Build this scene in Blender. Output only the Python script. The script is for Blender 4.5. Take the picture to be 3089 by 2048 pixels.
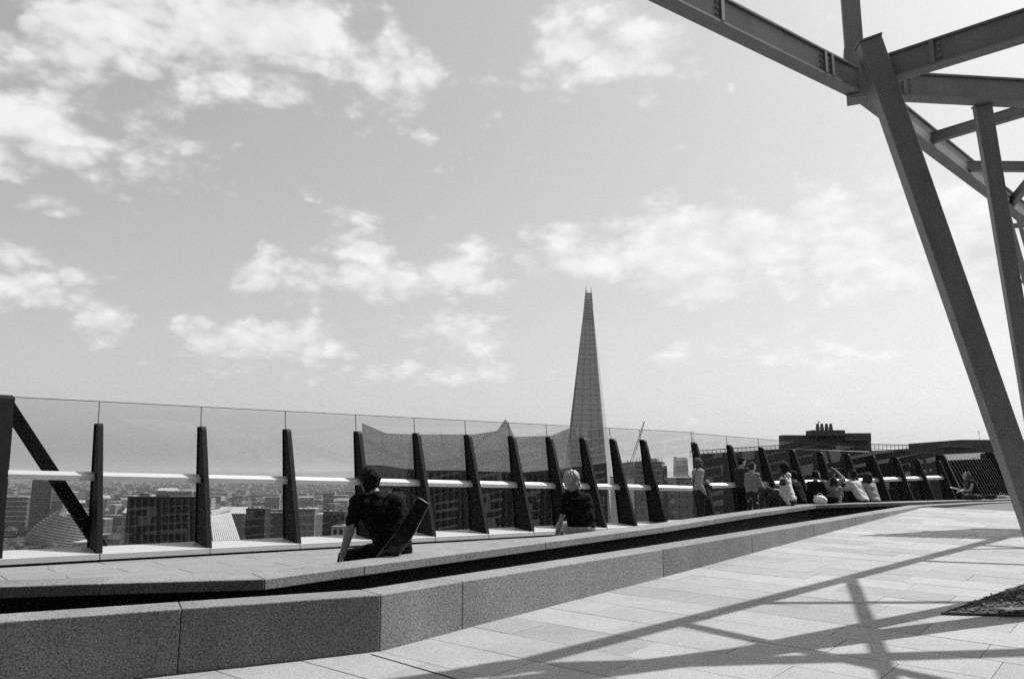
import bpy, bmesh, math, random
from mathutils import Vector, Matrix, Quaternion, noise
from mathutils.geometry import intersect_point_line

for o in list(bpy.data.objects):
    bpy.data.objects.remove(o)
SC = bpy.context.scene
COL = SC.collection
RND = random.Random(7)
R = math.radians

# ------------------------------------------------------------------ camera
PITCH = 9.6016
cam = bpy.data.cameras.new('camera')
cam.sensor_width = 36.0
cam.lens = 36.0 * 2400.0 / 3089.0
cam.clip_start = 0.05
cam.clip_end = 60000
CAM = bpy.data.objects.new('camera', cam)
COL.objects.link(CAM)
CAM.rotation_euler = (R(90 + PITCH), 0, 0)      # eye at the origin, looking along +Y
SC.camera = CAM
SC.render.resolution_x, SC.render.resolution_y = 1024, 678

# ------------------------------------------------------------------ light
SUN_AZ, SUN_EL = 62.0, 52.0                     # degrees right of the view direction, above the horizon
SKY_STRENGTH = 0.15
HAZE = 0.8e-4
SC.view_settings.view_transform = 'Standard'
SC.view_settings.look = 'None'
SC.view_settings.exposure = 0.12
SC.view_settings.gamma = 1.0
SC.view_settings.use_curve_mapping = False
SC.cycles.max_bounces = 8
SC.cycles.transparent_max_bounces = 24
SC.cycles.use_denoising = False

sun = bpy.data.lights.new('sun', 'SUN')
sun.energy = 4.7
sun.angle = R(0.53)
sun.color = (1, 1, 1)
SUN = bpy.data.objects.new('sun', sun)
COL.objects.link(SUN)
sd = Vector((math.sin(R(SUN_AZ)) * math.cos(R(SUN_EL)), math.cos(R(SUN_AZ)) * math.cos(R(SUN_EL)), math.sin(R(SUN_EL))))
SUN.rotation_euler = sd.to_track_quat('Z', 'Y').to_euler()
SUN.location = sd * 60

F_PX, CX, CY = 2400.0, 1544.5, 1024.0
CP, SP = math.cos(R(PITCH)), math.sin(R(PITCH))


def ray(x, y):
    u, v = (x - CX) / F_PX, (CY - y) / F_PX
    return Vector((u, CP - SP * v, SP + CP * v))


def at(x, y, Y):
    r = ray(x, y)
    return r * (Y / r.y)


# ---- world: physical sky turned to grey (the photograph is black and white), with a layer of cumulus
W = bpy.data.worlds.new('World')
SC.world = W
W.use_nodes = True
wt = W.node_tree
wt.nodes.clear()


def N(tree, kind, **kw):
    n = tree.nodes.new(kind)
    for k, v in kw.items():
        setattr(n, k, v)
    return n


def setin(n, **kw):
    for k, v in kw.items():
        n.inputs[k.replace('_', ' ')].default_value = v


def link(tree, a, b):
    tree.links.new(a, b)


def mth(tree, op, a, b=None, c=None, clamp=False):
    n = tree.nodes.new('ShaderNodeMath')
    n.operation = op
    n.use_clamp = clamp
    for i, s in enumerate((a, b, c)):
        if s is None:
            continue
        if isinstance(s, (int, float)):
            n.inputs[i].default_value = s
        else:
            tree.links.new(s, n.inputs[i])
    return n.outputs[0]


def build_world():
    t = wt
    sky = N(t, 'ShaderNodeTexSky', sky_type='NISHITA', sun_disc=False)
    sky.sun_elevation = R(SUN_EL)
    sky.sun_rotation = R(SUN_AZ)
    sky.air_density = 1.0
    sky.dust_density = 3.0
    sky.altitude = 90
    bw = N(t, 'ShaderNodeRGBToBW')
    link(t, sky.outputs[0], bw.inputs[0])
    tc = N(t, 'ShaderNodeTexCoord')
    gen = tc.outputs['Generated']
    sep = N(t, 'ShaderNodeSeparateXYZ')
    link(t, gen, sep.inputs[0])
    az = mth(t, 'ARCTAN2', sep.outputs[0], sep.outputs[1])
    el = mth(t, 'ARCSINE', sep.outputs[2])
    ae = N(t, 'ShaderNodeCombineXYZ')
    link(t, az, ae.inputs[0])
    link(t, el, ae.inputs[1])
    # cloud groups: image position (2365 px wide view) -> direction, half sizes in degrees, weight
    S = 3089 / 2365
    groups = [(520, 70, 14, 5.0, 1.0), (900, 150, 4.6, 3.4, .85), (150, 150, 8, 5.0, .8), (130, 345, 5.6, 3.0, .8),
              (1420, 110, 6.5, 2.6, .8), (2250, 90, 7, 3, .4), (160, 478, 4.0, 1.4, .62), (90, 645, 4.2, 2.1, .8),
              (190, 760, 4.2, 1.3, .55), (835, 560, 2.6, 2.3, .95), (630, 635, 4.0, 1.9, .85),
              (870, 650, 3.6, 1.6, .85), (1080, 620, 3.6, 2.3, .9), (1340, 590, 5.2, 2.4, 1.1), (1620, 560, 7, 2.9, 1.25), (1950, 560, 8.5, 3.2, 1.3),
              (1700, 650, 9, 2.0, .85), (2280, 590, 6, 3.2, 1.2), (600, 800, 7.5, 1.7, .85), (1000, 765, 4.5, 1.6, .85),
              (850, 865, 16, 1.1, .58), (1900, 800, 13, 1.7, .7), (1688, 204, .45, .5, .62)]
    total = None
    for gx, gy, rx, ry, w in groups:
        d = ray(gx * S, gy * S).normalized()
        a0, e0 = math.atan2(d.x, d.y), math.asin(d.z)
        s = N(t, 'ShaderNodeVectorMath', operation='SUBTRACT')
        link(t, ae.outputs[0], s.inputs[0])
        s.inputs[1].default_value = (a0, e0, 0)
        m = N(t, 'ShaderNodeVectorMath', operation='MULTIPLY')
        link(t, s.outputs[0], m.inputs[0])
        m.inputs[1].default_value = (1 / R(rx), 1 / R(ry), 0)
        ln = N(t, 'ShaderNodeVectorMath', operation='LENGTH')
        link(t, m.outputs[0], ln.inputs[0])
        mr = N(t, 'ShaderNodeMapRange', interpolation_type='SMOOTHSTEP')
        link(t, ln.outputs['Value'], mr.inputs[0])
        mr.inputs[1].default_value = 1.9
        mr.inputs[2].default_value = 0.0
        mr.inputs[3].default_value = 0.0
        mr.inputs[4].default_value = w
        total = mr.outputs[0] if total is None else mth(t, 'MAXIMUM', total, mr.outputs[0])
    # away from the view the same kind of sky goes on: mean cover instead of named groups
    front = N(t, 'ShaderNodeMapRange', interpolation_type='SMOOTHSTEP')
    link(t, mth(t, 'ABSOLUTE', az), front.inputs[0])
    front.inputs[1].default_value = R(48)
    front.inputs[2].default_value = R(75)
    front.inputs[3].default_value = 0.0
    front.inputs[4].default_value = 0.30
    cover = mth(t, 'MAXIMUM', total, front.outputs[0])

    def density(shift, fine=True):
        mp = N(t, 'ShaderNodeMapping')
        link(t, gen, mp.inputs[0])
        mp.inputs['Location'].default_value = shift
        mp.inputs['Scale'].default_value = (1, 1, 1.75)
        n1 = N(t, 'ShaderNodeTexNoise')
        link(t, mp.outputs[0], n1.inputs['Vector'])
        setin(n1, Scale=7.5, Detail=8.0 if fine else 4.0, Roughness=.60, Distortion=.2)
        out = mth(t, 'MULTIPLY', mth(t, 'SUBTRACT', n1.outputs['Fac'], .5), 1.15)
        wob = N(t, 'ShaderNodeVectorMath', operation='MULTIPLY_ADD')
        link(t, n1.outputs['Color'], wob.inputs[0])
        wob.inputs[1].default_value = (.05, .05, .05)
        link(t, mp.outputs[0], wob.inputs[2])
        for sc_, amp, mean in ((17.0, .26, .50), (37.0, .17, .5), (80.0, .08, .5))[:3 if fine else 2]:
            v = N(t, 'ShaderNodeTexVoronoi')
            link(t, wob.outputs[0], v.inputs['Vector'])
            v.inputs['Scale'].default_value = sc_
            out = mth(t, 'ADD', out, mth(t, 'MULTIPLY', mth(t, 'SUBTRACT', mean, v.outputs['Distance']), amp))
        return out
    n0 = density((0, 0, 0))
    n1 = density((.022, .012, .045), False)
    d0 = mth(t, 'ADD', mth(t, 'MULTIPLY', cover, .47), n0)
    mask = N(t, 'ShaderNodeMapRange', interpolation_type='SMOOTHSTEP')
    link(t, d0, mask.inputs[0])
    mask.inputs[1].default_value = .15
    mask.inputs[2].default_value = .46
    # relief: thicker towards the sun -> greyer side
    rel = mth(t, 'SUBTRACT', n0, n1)
    shade = mth(t, 'ADD', mth(t, 'MULTIPLY', rel, .55), .90)
    shade = mth(t, 'MAXIMUM', mth(t, 'MINIMUM', shade, 1.03), .76)
    cloud = mth(t, 'MULTIPLY', shade, 0.88 / SKY_STRENGTH)
    # film-like response of the blue sky: gentler range, same mean
    base = mth(t, 'MULTIPLY', mth(t, 'POWER', mth(t, 'MULTIPLY', bw.outputs[0], SKY_STRENGTH / .60), .70), .60 * SKY_GAIN / SKY_STRENGTH)
    mix = N(t, 'ShaderNodeMix', data_type='FLOAT')
    fac = mth(t, 'MULTIPLY', mask.outputs[0], .84)
    link(t, fac, mix.inputs[0])
    link(t, base, mix.inputs[2])
    link(t, cloud, mix.inputs[3])
    bg = N(t, 'ShaderNodeBackground')
    bg.inputs['Strength'].default_value = SKY_STRENGTH
    link(t, mix.outputs[0], bg.inputs['Color'])
    out = N(t, 'ShaderNodeOutputWorld')
    link(t, bg.outputs[0], out.inputs[0])


SKY_GAIN = 1.0
build_world()

# ------------------------------------------------------------------ materials
MATS = {}


def material(name, grey, rough=.7, metal=0.0, spec=.5, var=0.0, scale=4.0, speck=0.0, speck_scale=160.0, bump=0.0, bump_scale=60.0,
             streak=None, per_object=0.0, detail=6.0, grid=None):
    m = bpy.data.materials.new(name)
    m.use_nodes = True
    t = m.node_tree
    b = t.nodes['Principled BSDF']
    b.inputs['Roughness'].default_value = rough
    b.inputs['Metallic'].default_value = metal
    b.inputs['Specular IOR Level'].default_value = spec
    tc = N(t, 'ShaderNodeTexCoord')
    val = None
    co = tc.outputs['Object']
    fac = None
    if var:
        n = N(t, 'ShaderNodeTexNoise')
        link(t, co, n.inputs['Vector'])
        setin(n, Scale=scale, Detail=detail, Roughness=.62)
        fac = mth(t, 'ADD', mth(t, 'MULTIPLY', mth(t, 'SUBTRACT', n.outputs['Fac'], .5), 2 * var), 1.0)
    if speck:
        n = N(t, 'ShaderNodeTexNoise')
        link(t, co, n.inputs['Vector'])
        setin(n, Scale=speck_scale, Detail=2.0, Roughness=.7)
        f2 = mth(t, 'ADD', mth(t, 'MULTIPLY', mth(t, 'SUBTRACT', n.outputs['Fac'], .5), 2 * speck), 1.0)
        fac = f2 if fac is None else mth(t, 'MULTIPLY', fac, f2)
    if streak:
        mp = N(t, 'ShaderNodeMapping')
        link(t, co, mp.inputs[0])
        mp.inputs['Scale'].default_value = streak[1]
        n = N(t, 'ShaderNodeTexNoise')
        link(t, mp.outputs[0], n.inputs['Vector'])
        setin(n, Scale=1.0, Detail=5.0, Roughness=.6)
        f3 = mth(t, 'ADD', mth(t, 'MULTIPLY', mth(t, 'SUBTRACT', n.outputs['Fac'], .5), 2 * streak[0]), 1.0)
        fac = f3 if fac is None else mth(t, 'MULTIPLY', fac, f3)
    if per_object:
        oi = N(t, 'ShaderNodeObjectInfo')
        f4 = mth(t, 'ADD', mth(t, 'MULTIPLY', mth(t, 'SUBTRACT', oi.outputs['Random'], .5), 2 * per_object), 1.0)
        fac = f4 if fac is None else mth(t, 'MULTIPLY', fac, f4)
    if grid:
        sp = N(t, 'ShaderNodeSeparateXYZ')
        link(t, co, sp.inputs[0])
        cb2 = N(t, 'ShaderNodeCombineXYZ')
        link(t, mth(t, 'ADD', sp.outputs[0], mth(t, 'MULTIPLY', sp.outputs[1], .73)), cb2.inputs[0])
        link(t, sp.outputs[2], cb2.inputs[1])
        br = N(t, 'ShaderNodeTexBrick', offset=0.0)
        link(t, cb2.outputs[0], br.inputs['Vector'])
        br.inputs['Color1'].default_value = (grid[2], grid[2], grid[2], 1)
        br.inputs['Color2'].default_value = (grid[2] * .5, grid[2] * .5, grid[2] * .5, 1)
        br.inputs['Mortar'].default_value = (1, 1, 1, 1)
        br.inputs['Scale'].default_value = 1.0
        br.inputs['Mortar Size'].default_value = grid[1] * .28
        br.inputs['Mortar Smooth'].default_value = 0.0
        br.inputs['Brick Width'].default_value = grid[0]
        br.inputs['Row Height'].default_value = grid[1]
        # windows on upright faces only
        ge = N(t, 'ShaderNodeNewGeometry')
        sn = N(t, 'ShaderNodeSeparateXYZ')
        link(t, ge.outputs['Normal'], sn.inputs[0])
        up = mth(t, 'GREATER_THAN', mth(t, 'ABSOLUTE', sn.outputs[2]), .5)
        f5 = mth(t, 'MAXIMUM', br.outputs['Color'], up)
        fac = f5 if fac is None else mth(t, 'MULTIPLY', fac, f5)
    if fac is None:
        b.inputs['Base Color'].default_value = (grey, grey, grey, 1)
    else:
        v = mth(t, 'MAXIMUM', mth(t, 'MULTIPLY', fac, grey), .004)
        link(t, v, b.inputs['Base Color'])
    if bump:
        n = N(t, 'ShaderNodeTexNoise')
        link(t, co, n.inputs['Vector'])
        setin(n, Scale=bump_scale, Detail=4.0)
        bp = N(t, 'ShaderNodeBump')
        bp.inputs['Strength'].default_value = bump
        bp.inputs['Distance'].default_value = .004
        link(t, n.outputs['Fac'], bp.inputs['Height'])
        link(t, bp.outputs[0], b.inputs['Normal'])
    MATS[name] = m
    return m


material('granite', .205, .75, var=.3, scale=1.6, speck=1.6, speck_scale=85, bump=.5, bump_scale=90, per_object=.16, streak=(.35, (2.2, 2.2, .5)))
material('paving_stone', .315, .8, var=.2, scale=2.6, speck=.6, speck_scale=90, bump=.35, bump_scale=70, per_object=.15)
material('paving_base', .14, .9, var=.3, scale=6)
material('deck_stone', .235, .8, var=.2, scale=2.0, speck=.6, speck_scale=80, per_object=.05)
material('steel_grey', .20, .55, var=.3, scale=3.0, speck=.18, speck_scale=70, streak=(.25, (5, 5, .7)))
material('steel_soffit', .22, .6, var=.2, scale=3.0, speck=.15)
material('black_paint', .006, .6, spec=.2, var=.2, scale=5)
material('aluminium', .62, .33, metal=.35, var=.06, scale=5)
material('ledge_metal', .45, .5, var=.08, scale=3.0)
material('dark_gap', .006, .9)
material('shaded_recess_stone', .012, .8, var=.4, scale=3)  # near black: the shade under the bench slab is put into the colour
material('edge_dark', .05, .4)
material('skin_light', .34, .55, var=.1, scale=20, spec=.4)
material('skin_mid', .20, .55, var=.1, scale=20, spec=.4)
material('skin_dark', .05, .5, var=.1, scale=20, spec=.5)
material('cloth_black', .006, .9, spec=.12, var=.3, scale=14, bump=.6, bump_scale=24)
material('cloth_charcoal', .03, .9, spec=.12, var=.3, scale=14, bump=.6, bump_scale=24)
material('cloth_denim', .05, .9, spec=.12, var=.35, scale=16, bump=.6, bump_scale=30)
material('cloth_grey', .20, .9, spec=.12, var=.2, scale=14, bump=.6, bump_scale=24)
material('cloth_white', .52, .9, spec=.12, var=.12, scale=14, bump=.6, bump_scale=24)
material('cloth_pale', .30, .9, spec=.12, var=.2, scale=14, bump=.6, bump_scale=24)
material('hair_black', .008, .85, spec=.2, var=.4, scale=40, bump=.9, bump_scale=50)
material('hair_brown', .03, .85, spec=.2, var=.4, scale=40, bump=.9, bump_scale=50)
material('hair_blond', .24, .5, var=.5, streak=(.7, (60, 60, 9)), bump=.9, bump_scale=50)
material('hair_fair', .07, .85, spec=.2, var=.4, scale=30, bump=.9, bump_scale=50)
material('vinyl_black', .01, .28, var=.2, scale=20, bump=.15, bump_scale=40)
material('mulch', .035, .9, var=.8, scale=40, bump=.8)
material('mulch_chip', .10, .85, per_object=.3, var=.6, scale=30)
material('paper', .8, .8)
material('plastic_white', .75, .4, var=.1, scale=20)
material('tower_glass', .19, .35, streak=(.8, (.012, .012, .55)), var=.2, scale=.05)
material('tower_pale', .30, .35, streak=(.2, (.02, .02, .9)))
material('crown_glass', .5, .35, streak=(.3, (1.2, 1.2, .02)), var=.12, scale=.05)
material('crown_fin', .6, .5)
material('facade_dark', .025, .4, streak=(.5, (.9, .9, .03)), var=.3, scale=.1)
material('facade_grey', .07, .6, streak=(.3, (.1, .1, .8)), var=.2, scale=.1)
material('facade_mid', .16, .7, var=.25, scale=.2, streak=(.35, (.05, .05, .45)), grid=(2.4, 3.5, .4))
material('brick_dark', .055, .85, var=.25, scale=.6, speck=.3, speck_scale=6)
material('roof_pale', .5, .7, var=.2, scale=.2)
material('roof_grey', .22, .8, var=.3, scale=.1)
material('city_a', .07, .8, var=.35, scale=.08, streak=(.5, (.06, .06, .35)), per_object=.35, grid=(2.6, 3.4, .45))
material('city_b', .16, .8, var=.3, scale=.08, streak=(.45, (.06, .06, .35)), per_object=.3, grid=(3.0, 3.4, .35))
material('city_c', .36, .8, var=.2, scale=.08, streak=(.35, (.06, .06, .35)), per_object=.25, grid=(3.4, 3.6, .35))
material('ground_city', .05, .9, var=.6, scale=.02, speck=.5, speck_scale=.12)
material('leaf_far', .05, .9, var=.5, scale=.2)
material('unseen_wall', .05, .7, var=.3, scale=1.0)  # for the unseen pavilion and louvres added to shape shade and reflections

# printed trousers: dark cloth with pale flowers
mf = bpy.data.materials.new('cloth_floral')
mf.use_nodes = True
_t = mf.node_tree
_v = N(_t, 'ShaderNodeTexVoronoi')
_v.inputs['Scale'].default_value = 11
_tc = N(_t, 'ShaderNodeTexCoord')
link(_t, _tc.outputs['Object'], _v.inputs['Vector'])
_m = N(_t, 'ShaderNodeMapRange')
link(_t, _v.outputs['Distance'], _m.inputs[0])
_m.inputs[1].default_value = .25
_m.inputs[2].default_value = .33
_m.inputs[3].default_value = .40
_m.inputs[4].default_value = .012
link(_t, _m.outputs[0], _t.nodes['Principled BSDF'].inputs['Base Color'])
_t.nodes['Principled BSDF'].inputs['Roughness'].default_value = .85
MATS['cloth_floral'] = mf

# see-through fritted glass of the roof screens
mc = MATS['crown_glass']
_t = mc.node_tree
_pb = _t.nodes['Principled BSDF']
_om = _t.nodes['Material Output']
_x = N(_t, 'ShaderNodeMixShader')
_x.inputs[0].default_value = .66
_a = N(_t, 'ShaderNodeBsdfTransparent')
link(_t, _a.outputs[0], _x.inputs[1])
link(_t, _pb.outputs[0], _x.inputs[2])
link(_t, _x.outputs[0], _om.inputs[0])

# clear glass sheet: mostly lets through, mirrors by angle
mg = bpy.data.materials.new('clear_glass')
mg.use_nodes = True
_t = mg.node_tree
_t.nodes.clear()
_o = N(_t, 'ShaderNodeOutputMaterial')
_x = N(_t, 'ShaderNodeMixShader')
_a = N(_t, 'ShaderNodeBsdfTransparent')
_a.inputs[0].default_value = (.905, .905, .905, 1)
_g = N(_t, 'ShaderNodeBsdfGlossy')
_g.inputs['Roughness'].default_value = .0
_f = N(_t, 'ShaderNodeFresnel')
_f.inputs['IOR'].default_value = 1.5
_ge = N(_t, 'ShaderNodeNewGeometry')
link(_t, mth(_t, 'MULTIPLY', _f.outputs[0], mth(_t, 'SUBTRACT', 1.0, _ge.outputs['Backfacing'])), _x.inputs[0])
link(_t, _a.outputs[0], _x.inputs[1])
link(_t, _g.outputs[0], _x.inputs[2])
link(_t, _x.outputs[0], _o.inputs[0])
MATS['clear_glass'] = mg

# still dark water in the channel
mw = bpy.data.materials.new('channel_water')
mw.use_nodes = True
_t = mw.node_tree
_b = _t.nodes['Principled BSDF']
_b.inputs['Base Color'].default_value = (.008, .008, .008, 1)
_b.inputs['Roughness'].default_value = .04
_b.inputs['IOR'].default_value = 1.33
_n = N(_t, 'ShaderNodeTexNoise')
_tc = N(_t, 'ShaderNodeTexCoord')
link(_t, _tc.outputs['Object'], _n.inputs['Vector'])
setin(_n, Scale=5.0, Detail=3.0)
_bp = N(_t, 'ShaderNodeBump')
_bp.inputs['Strength'].default_value = .12
_bp.inputs['Distance'].default_value = .02
link(_t, _n.outputs['Fac'], _bp.inputs['Height'])
link(_t, _bp.outputs[0], _b.inputs['Normal'])
MATS['channel_water'] = mw


# ------------------------------------------------------------------ object helpers
def tag(o, label=None, cat=None, group=None, kind=None):
    if label:
        o['label'] = label
    if cat:
        o['category'] = cat
    if group:
        o['group'] = group
    if kind:
        o['kind'] = kind
    return o


def empty(name, loc, label=None, cat=None, group=None, kind=None):
    o = bpy.data.objects.new(name, None)
    o.empty_display_size = .2
    COL.objects.link(o)
    o.location = loc
    return tag(o, label, cat, group, kind)


def origin(o):
    v = Vector((0, 0, 0))
    while o is not None:
        v += o.location
        o = o.parent
    return v


def link_mesh(name, me, mat, parent=None, smooth=False):
    o = bpy.data.objects.new(name, me)
    COL.objects.link(o)
    if mat is not None:
        me.materials.clear()
        me.materials.append(MATS[mat] if isinstance(mat, str) else mat)
    if parent is not None:
        me.transform(Matrix.Translation(-origin(parent)))
        o.parent = parent
    if smooth:
        me.polygons.foreach_set('use_smooth', [True] * len(me.polygons))
    return o


class MB:
    def __init__(self):
        self.v, self.f = [], []

    def add(self, vs, fs):
        n = len(self.v)
        self.v += [tuple(x) for x in vs]
        self.f += [tuple(i + n for i in q) for q in fs]
        return self

    def hexa(self, a, b):
        """a, b: matching loops of points (bottom, top)"""
        n = len(a)
        fs = [tuple(range(n))[::-1], tuple(range(n, 2 * n))]
        fs += [(i, (i + 1) % n, n + (i + 1) % n, n + i) for i in range(n)]
        return self.add(list(a) + list(b), fs)

    def box(self, x0, x1, y0, y1, z0, z1):
        a = [(x0, y0, z0), (x1, y0, z0), (x1, y1, z0), (x0, y1, z0)]
        return self.hexa(a, [(p[0], p[1], z1) for p in a])

    def bar(self, a, b, w, h, up=(0, 0, 1), w2=None, h2=None):
        """box section from a to b; w across, h along 'up'"""
        a, b = Vector(a), Vector(b)
        d = (b - a).normalized()
        u = Vector(up)
        s = d.cross(u)
        if s.length < 1e-5:
            s = d.cross(Vector((1, 0, 0)))
        s.normalize()
        u = s.cross(d).normalized()
        w2, h2 = w2 or w, h2 or h
        la = [a + s * x * w / 2 + u * y * h / 2 for x, y in ((-1, -1), (1, -1), (1, 1), (-1, 1))]
        lb = [b + s * x * w2 / 2 + u * y * h2 / 2 for x, y in ((-1, -1), (1, -1), (1, 1), (-1, 1))]
        return self.hexa(la, lb)

    def rod(self, a, b, ra, rb=None, n=10):
        a, b = Vector(a), Vector(b)
        rb = ra if rb is None else rb
        d = (b - a).normalized()
        s = d.orthogonal().normalized()
        u = d.cross(s)
        c = [(math.cos(2 * math.pi * i / n), math.sin(2 * math.pi * i / n)) for i in range(n)]
        return self.hexa([a + (s * x + u * y) * ra for x, y in c], [b + (s * x + u * y) * rb for x, y in c])

    def mesh(self, name, bevel=0.0, seg=1):
        me = bpy.data.meshes.new(name)
        me.from_pydata(self.v, [], self.f)
        bm = bmesh.new()
        bm.from_mesh(me)
        bmesh.ops.recalc_face_normals(bm, faces=bm.faces)
        if bevel:
            es = [e for e in bm.edges if len(e.link_faces) == 2 and e.calc_face_angle(0) > .3]
            bmesh.ops.bevel(bm, geom=es, offset=bevel, segments=seg, affect='EDGES', profile=.5, clamp_overlap=True)
        bm.to_mesh(me)
        bm.free()
        return me

    def build(self, name, mat, parent=None, bevel=0.0, seg=1, smooth=False):
        return link_mesh(name, self.mesh(name, bevel, seg), mat, parent, smooth)


def struct(o):
    o['kind'] = 'structure'
    return o


def copy_into(src, parent=None, loc=None):
    c = src.copy()
    COL.objects.link(c)
    c.parent = parent
    if loc is not None:
        c.location = loc
    return c


# heights of the sloping surfaces
def z_kerb(y):
    return -.84 + .01 * (y - 8)


def z_pave(y):
    return -1.25 + .037 * (y - 6)


def z_walk(y):
    return -1.13 - .010 * (y - 11)


V2 = lambda *a: Vector(a)


def offset_line(pts, d):
    """parallel polyline, d to the left of travel"""
    out = []
    for i, p in enumerate(pts):
        ns = []
        if i > 0:
            e = (pts[i] - pts[i - 1]).normalized()
            ns.append(Vector((-e.y, e.x)))
        if i < len(pts) - 1:
            e = (pts[i + 1] - pts[i]).normalized()
            ns.append(Vector((-e.y, e.x)))
        n = sum(ns, Vector((0, 0))).normalized()
        k = 1.0 / max(.4, n.dot(ns[0]))
        out.append(p + n * d * k)
    return out


# ------------------------------------------------------------------ terrace: kerbs, channel, paving, walkway
INNER = [V2(-5.4, 3.84), V2(-4.0, 4.51), V2(-2.16, 5.42), V2(-.95, 5.99), V2(-.4, 6.67), V2(1.69, 9.19), V2(4.86, 13.14), V2(7.72, 16.68), V2(9.6, 19.0), V2(11.9, 20.6), V2(14.6, 21.9), V2(18.0, 23.2)]
INNER_B = offset_line(INNER, .31)
OUTER = [V2(-6.5, 5.72), V2(-3.27, 6.55), V2(-2.04, 6.80), V2(-1.38, 7.68), V2(.41, 10.0), V2(2.31, 12.5), V2(4.82, 16.15), V2(7.30, 19.5), V2(11.61, 21.62), V2(14.0, 22.70), V2(18.4, 24.4)]
OUTER_B = offset_line(OUTER, .42)


def stone_course(name, front, back, ztop, zbot, parent, mat='granite', gap=.004, bevel=.008):
    for i in range(len(front) - 1):
        a, b, c, d = front[i], front[i + 1], back[i + 1], back[i]
        L = (b - a).length
        n = max(1, round(L / 2.6)) if L > 3.2 else 1
        for k in range(n):
            s0, s1 = k / n + gap / L / 2, (k + 1) / n - gap / L / 2
            p = [a.lerp(b, s0), a.lerp(b, s1), d.lerp(c, s1), d.lerp(c, s0)]
            MB().hexa([(q.x, q.y, zbot(q.y)) for q in p], [(q.x, q.y, ztop(q.y)) for q in p]).build(name, mat, parent, bevel, 2)


kerb = empty('stone_kerb', (1.69, 9.19, z_pave(9.19)), 'low speckled granite kerb between the paving and the water channel', 'kerb')
stone_course('kerb_stone', INNER, INNER_B, z_kerb, lambda y: z_pave(y) - .35, kerb)
bench = empty('stone_bench', (.41, 10.0, z_walk(10)), 'long granite slab bench along the far side of the water channel', 'bench')
stone_course('bench_slab', OUTER, OUTER_B, z_kerb, lambda y: z_kerb(y) - .09, bench)
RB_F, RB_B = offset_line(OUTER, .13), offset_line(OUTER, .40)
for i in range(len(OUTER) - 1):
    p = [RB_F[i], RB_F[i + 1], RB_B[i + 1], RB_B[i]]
    MB().hexa([(q.x, q.y, -1.62) for q in p], [(q.x, q.y, z_kerb(q.y) - .092) for q in p]).build('plinth', 'shaded_recess_stone', bench)
# seat step on the walkway side of the bench
SS_F, SS_B = offset_line(OUTER, .425), offset_line(OUTER, .80)
for i in range(2, len(OUTER) - 1):
    p = [SS_F[i], SS_F[i + 1], SS_B[i + 1], SS_B[i]]
    MB().hexa([(q.x, q.y, -1.6) for q in p], [(q.x, q.y, z_kerb(q.y) - .075) for q in p]).build('seat_step', 'deck_stone', bench, .008)

# water between the kerbs
wl = offset_line(INNER, .2)
wr = offset_line(OUTER, -.0)
wr = offset_line(OUTER, .16)
vs = [(p.x, p.y, -1.13) for p in wl] + [(p.x, p.y, -1.13) for p in reversed(wr)]
struct(MB().add(vs, [tuple(range(len(vs)))]).build('water', 'channel_water'))

# paving: sub-base and slabs
sub = MB()
sub.add([(-9, -3, z_pave(-3) - .030), (22, -3, z_pave(-3) - .030), (22, 21.8, z_pave(21.8) - .030), (14.6, 21.75, z_pave(21.75) - .03), (11.9, 20.45, z_pave(20.45) - .03), (9.55, 18.75, z_pave(18.75) - .03), (-.9, 5.9, z_pave(5.9) - .03), (-9, 2.0, z_pave(2.0) - .03)], [(0, 1, 2, 3, 4, 5, 6, 7)])
pavement = struct(sub.build('pavement', 'paving_base'))
E1 = Vector((.6305, .7762))
E2 = Vector((.7762, -.6305))
K0 = Vector((-.95, 5.99))
LEFT_N = Vector((.4258, -.9048))          # normal of the left kerb run, towards the paving


def clip(poly, p0, n):
    out = []
    for i in range(len(poly)):
        a, b = poly[i], poly[(i + 1) % len(poly)]
        da, db = (a - p0).dot(n), (b - p0).dot(n)
        if da >= 0:
            out.append(a)
        if da * db < 0:
            out.append(a.lerp(b, da / (da - db)))
    return out


def project(X, Y, Z):
    d = Y * CP + Z * SP
    return (CX + F_PX * X / d, CY - F_PX * (Z * CP - Y * SP) / d, d)


slabs = []
ROW, LEN, GAP = .5, 1.02, .0045
for r in range(-14, 34):
    off = (.37 * r + .13 * math.sin(r * 2.1)) % LEN
    for c in range(-8, 16):
        s0, s1 = r * ROW + GAP / 2, (r + 1) * ROW - GAP / 2
        t0, t1 = c * LEN - off + GAP / 2, (c + 1) * LEN - off - GAP / 2
        poly = [K0 + E1 * s + E2 * t for s, t in ((s0, t0), (s0, t1), (s1, t1), (s1, t0))]
        if (s0 + s1) / 2 > 0:
            poly = clip(poly, K0 - E2 * .12, E2)
        else:
            poly = clip(poly, K0 - LEFT_N * .12, LEFT_N)
        poly = clip(poly, Vector((11.9, 20.5)), Vector((.44, -.9)))
        if len(poly) < 3:
            continue
        ctr = sum(poly, Vector((0, 0))) / len(poly)
        if ctr.y < 3.2:
            continue
        pts = [project(q.x, q.y, z_pave(q.y)) for q in poly]
        if min(q[2] for q in pts) < .5:
            continue
        if max(q[0] for q in pts) < -250 or min(q[0] for q in pts) > 3600 or min(q[1] for q in pts) > 2450:
            continue
        slabs.append((ctr.length, poly))
slabs.sort(key=lambda s: s[0])


def slab_into(mb, poly, top=None, z=z_pave, th=.05):
    h = RND.uniform(-.0012, .0012)
    ctr = sum(poly, Vector((0, 0))) / len(poly)
    tilt = RND.uniform(-.0012, .0012)
    up = [(q.x, q.y, z(q.y) + h + (q.x - ctr.x) * tilt) for q in poly]
    mb.hexa([(x, y, zz - th) for x, y, zz in up], up)


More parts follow.
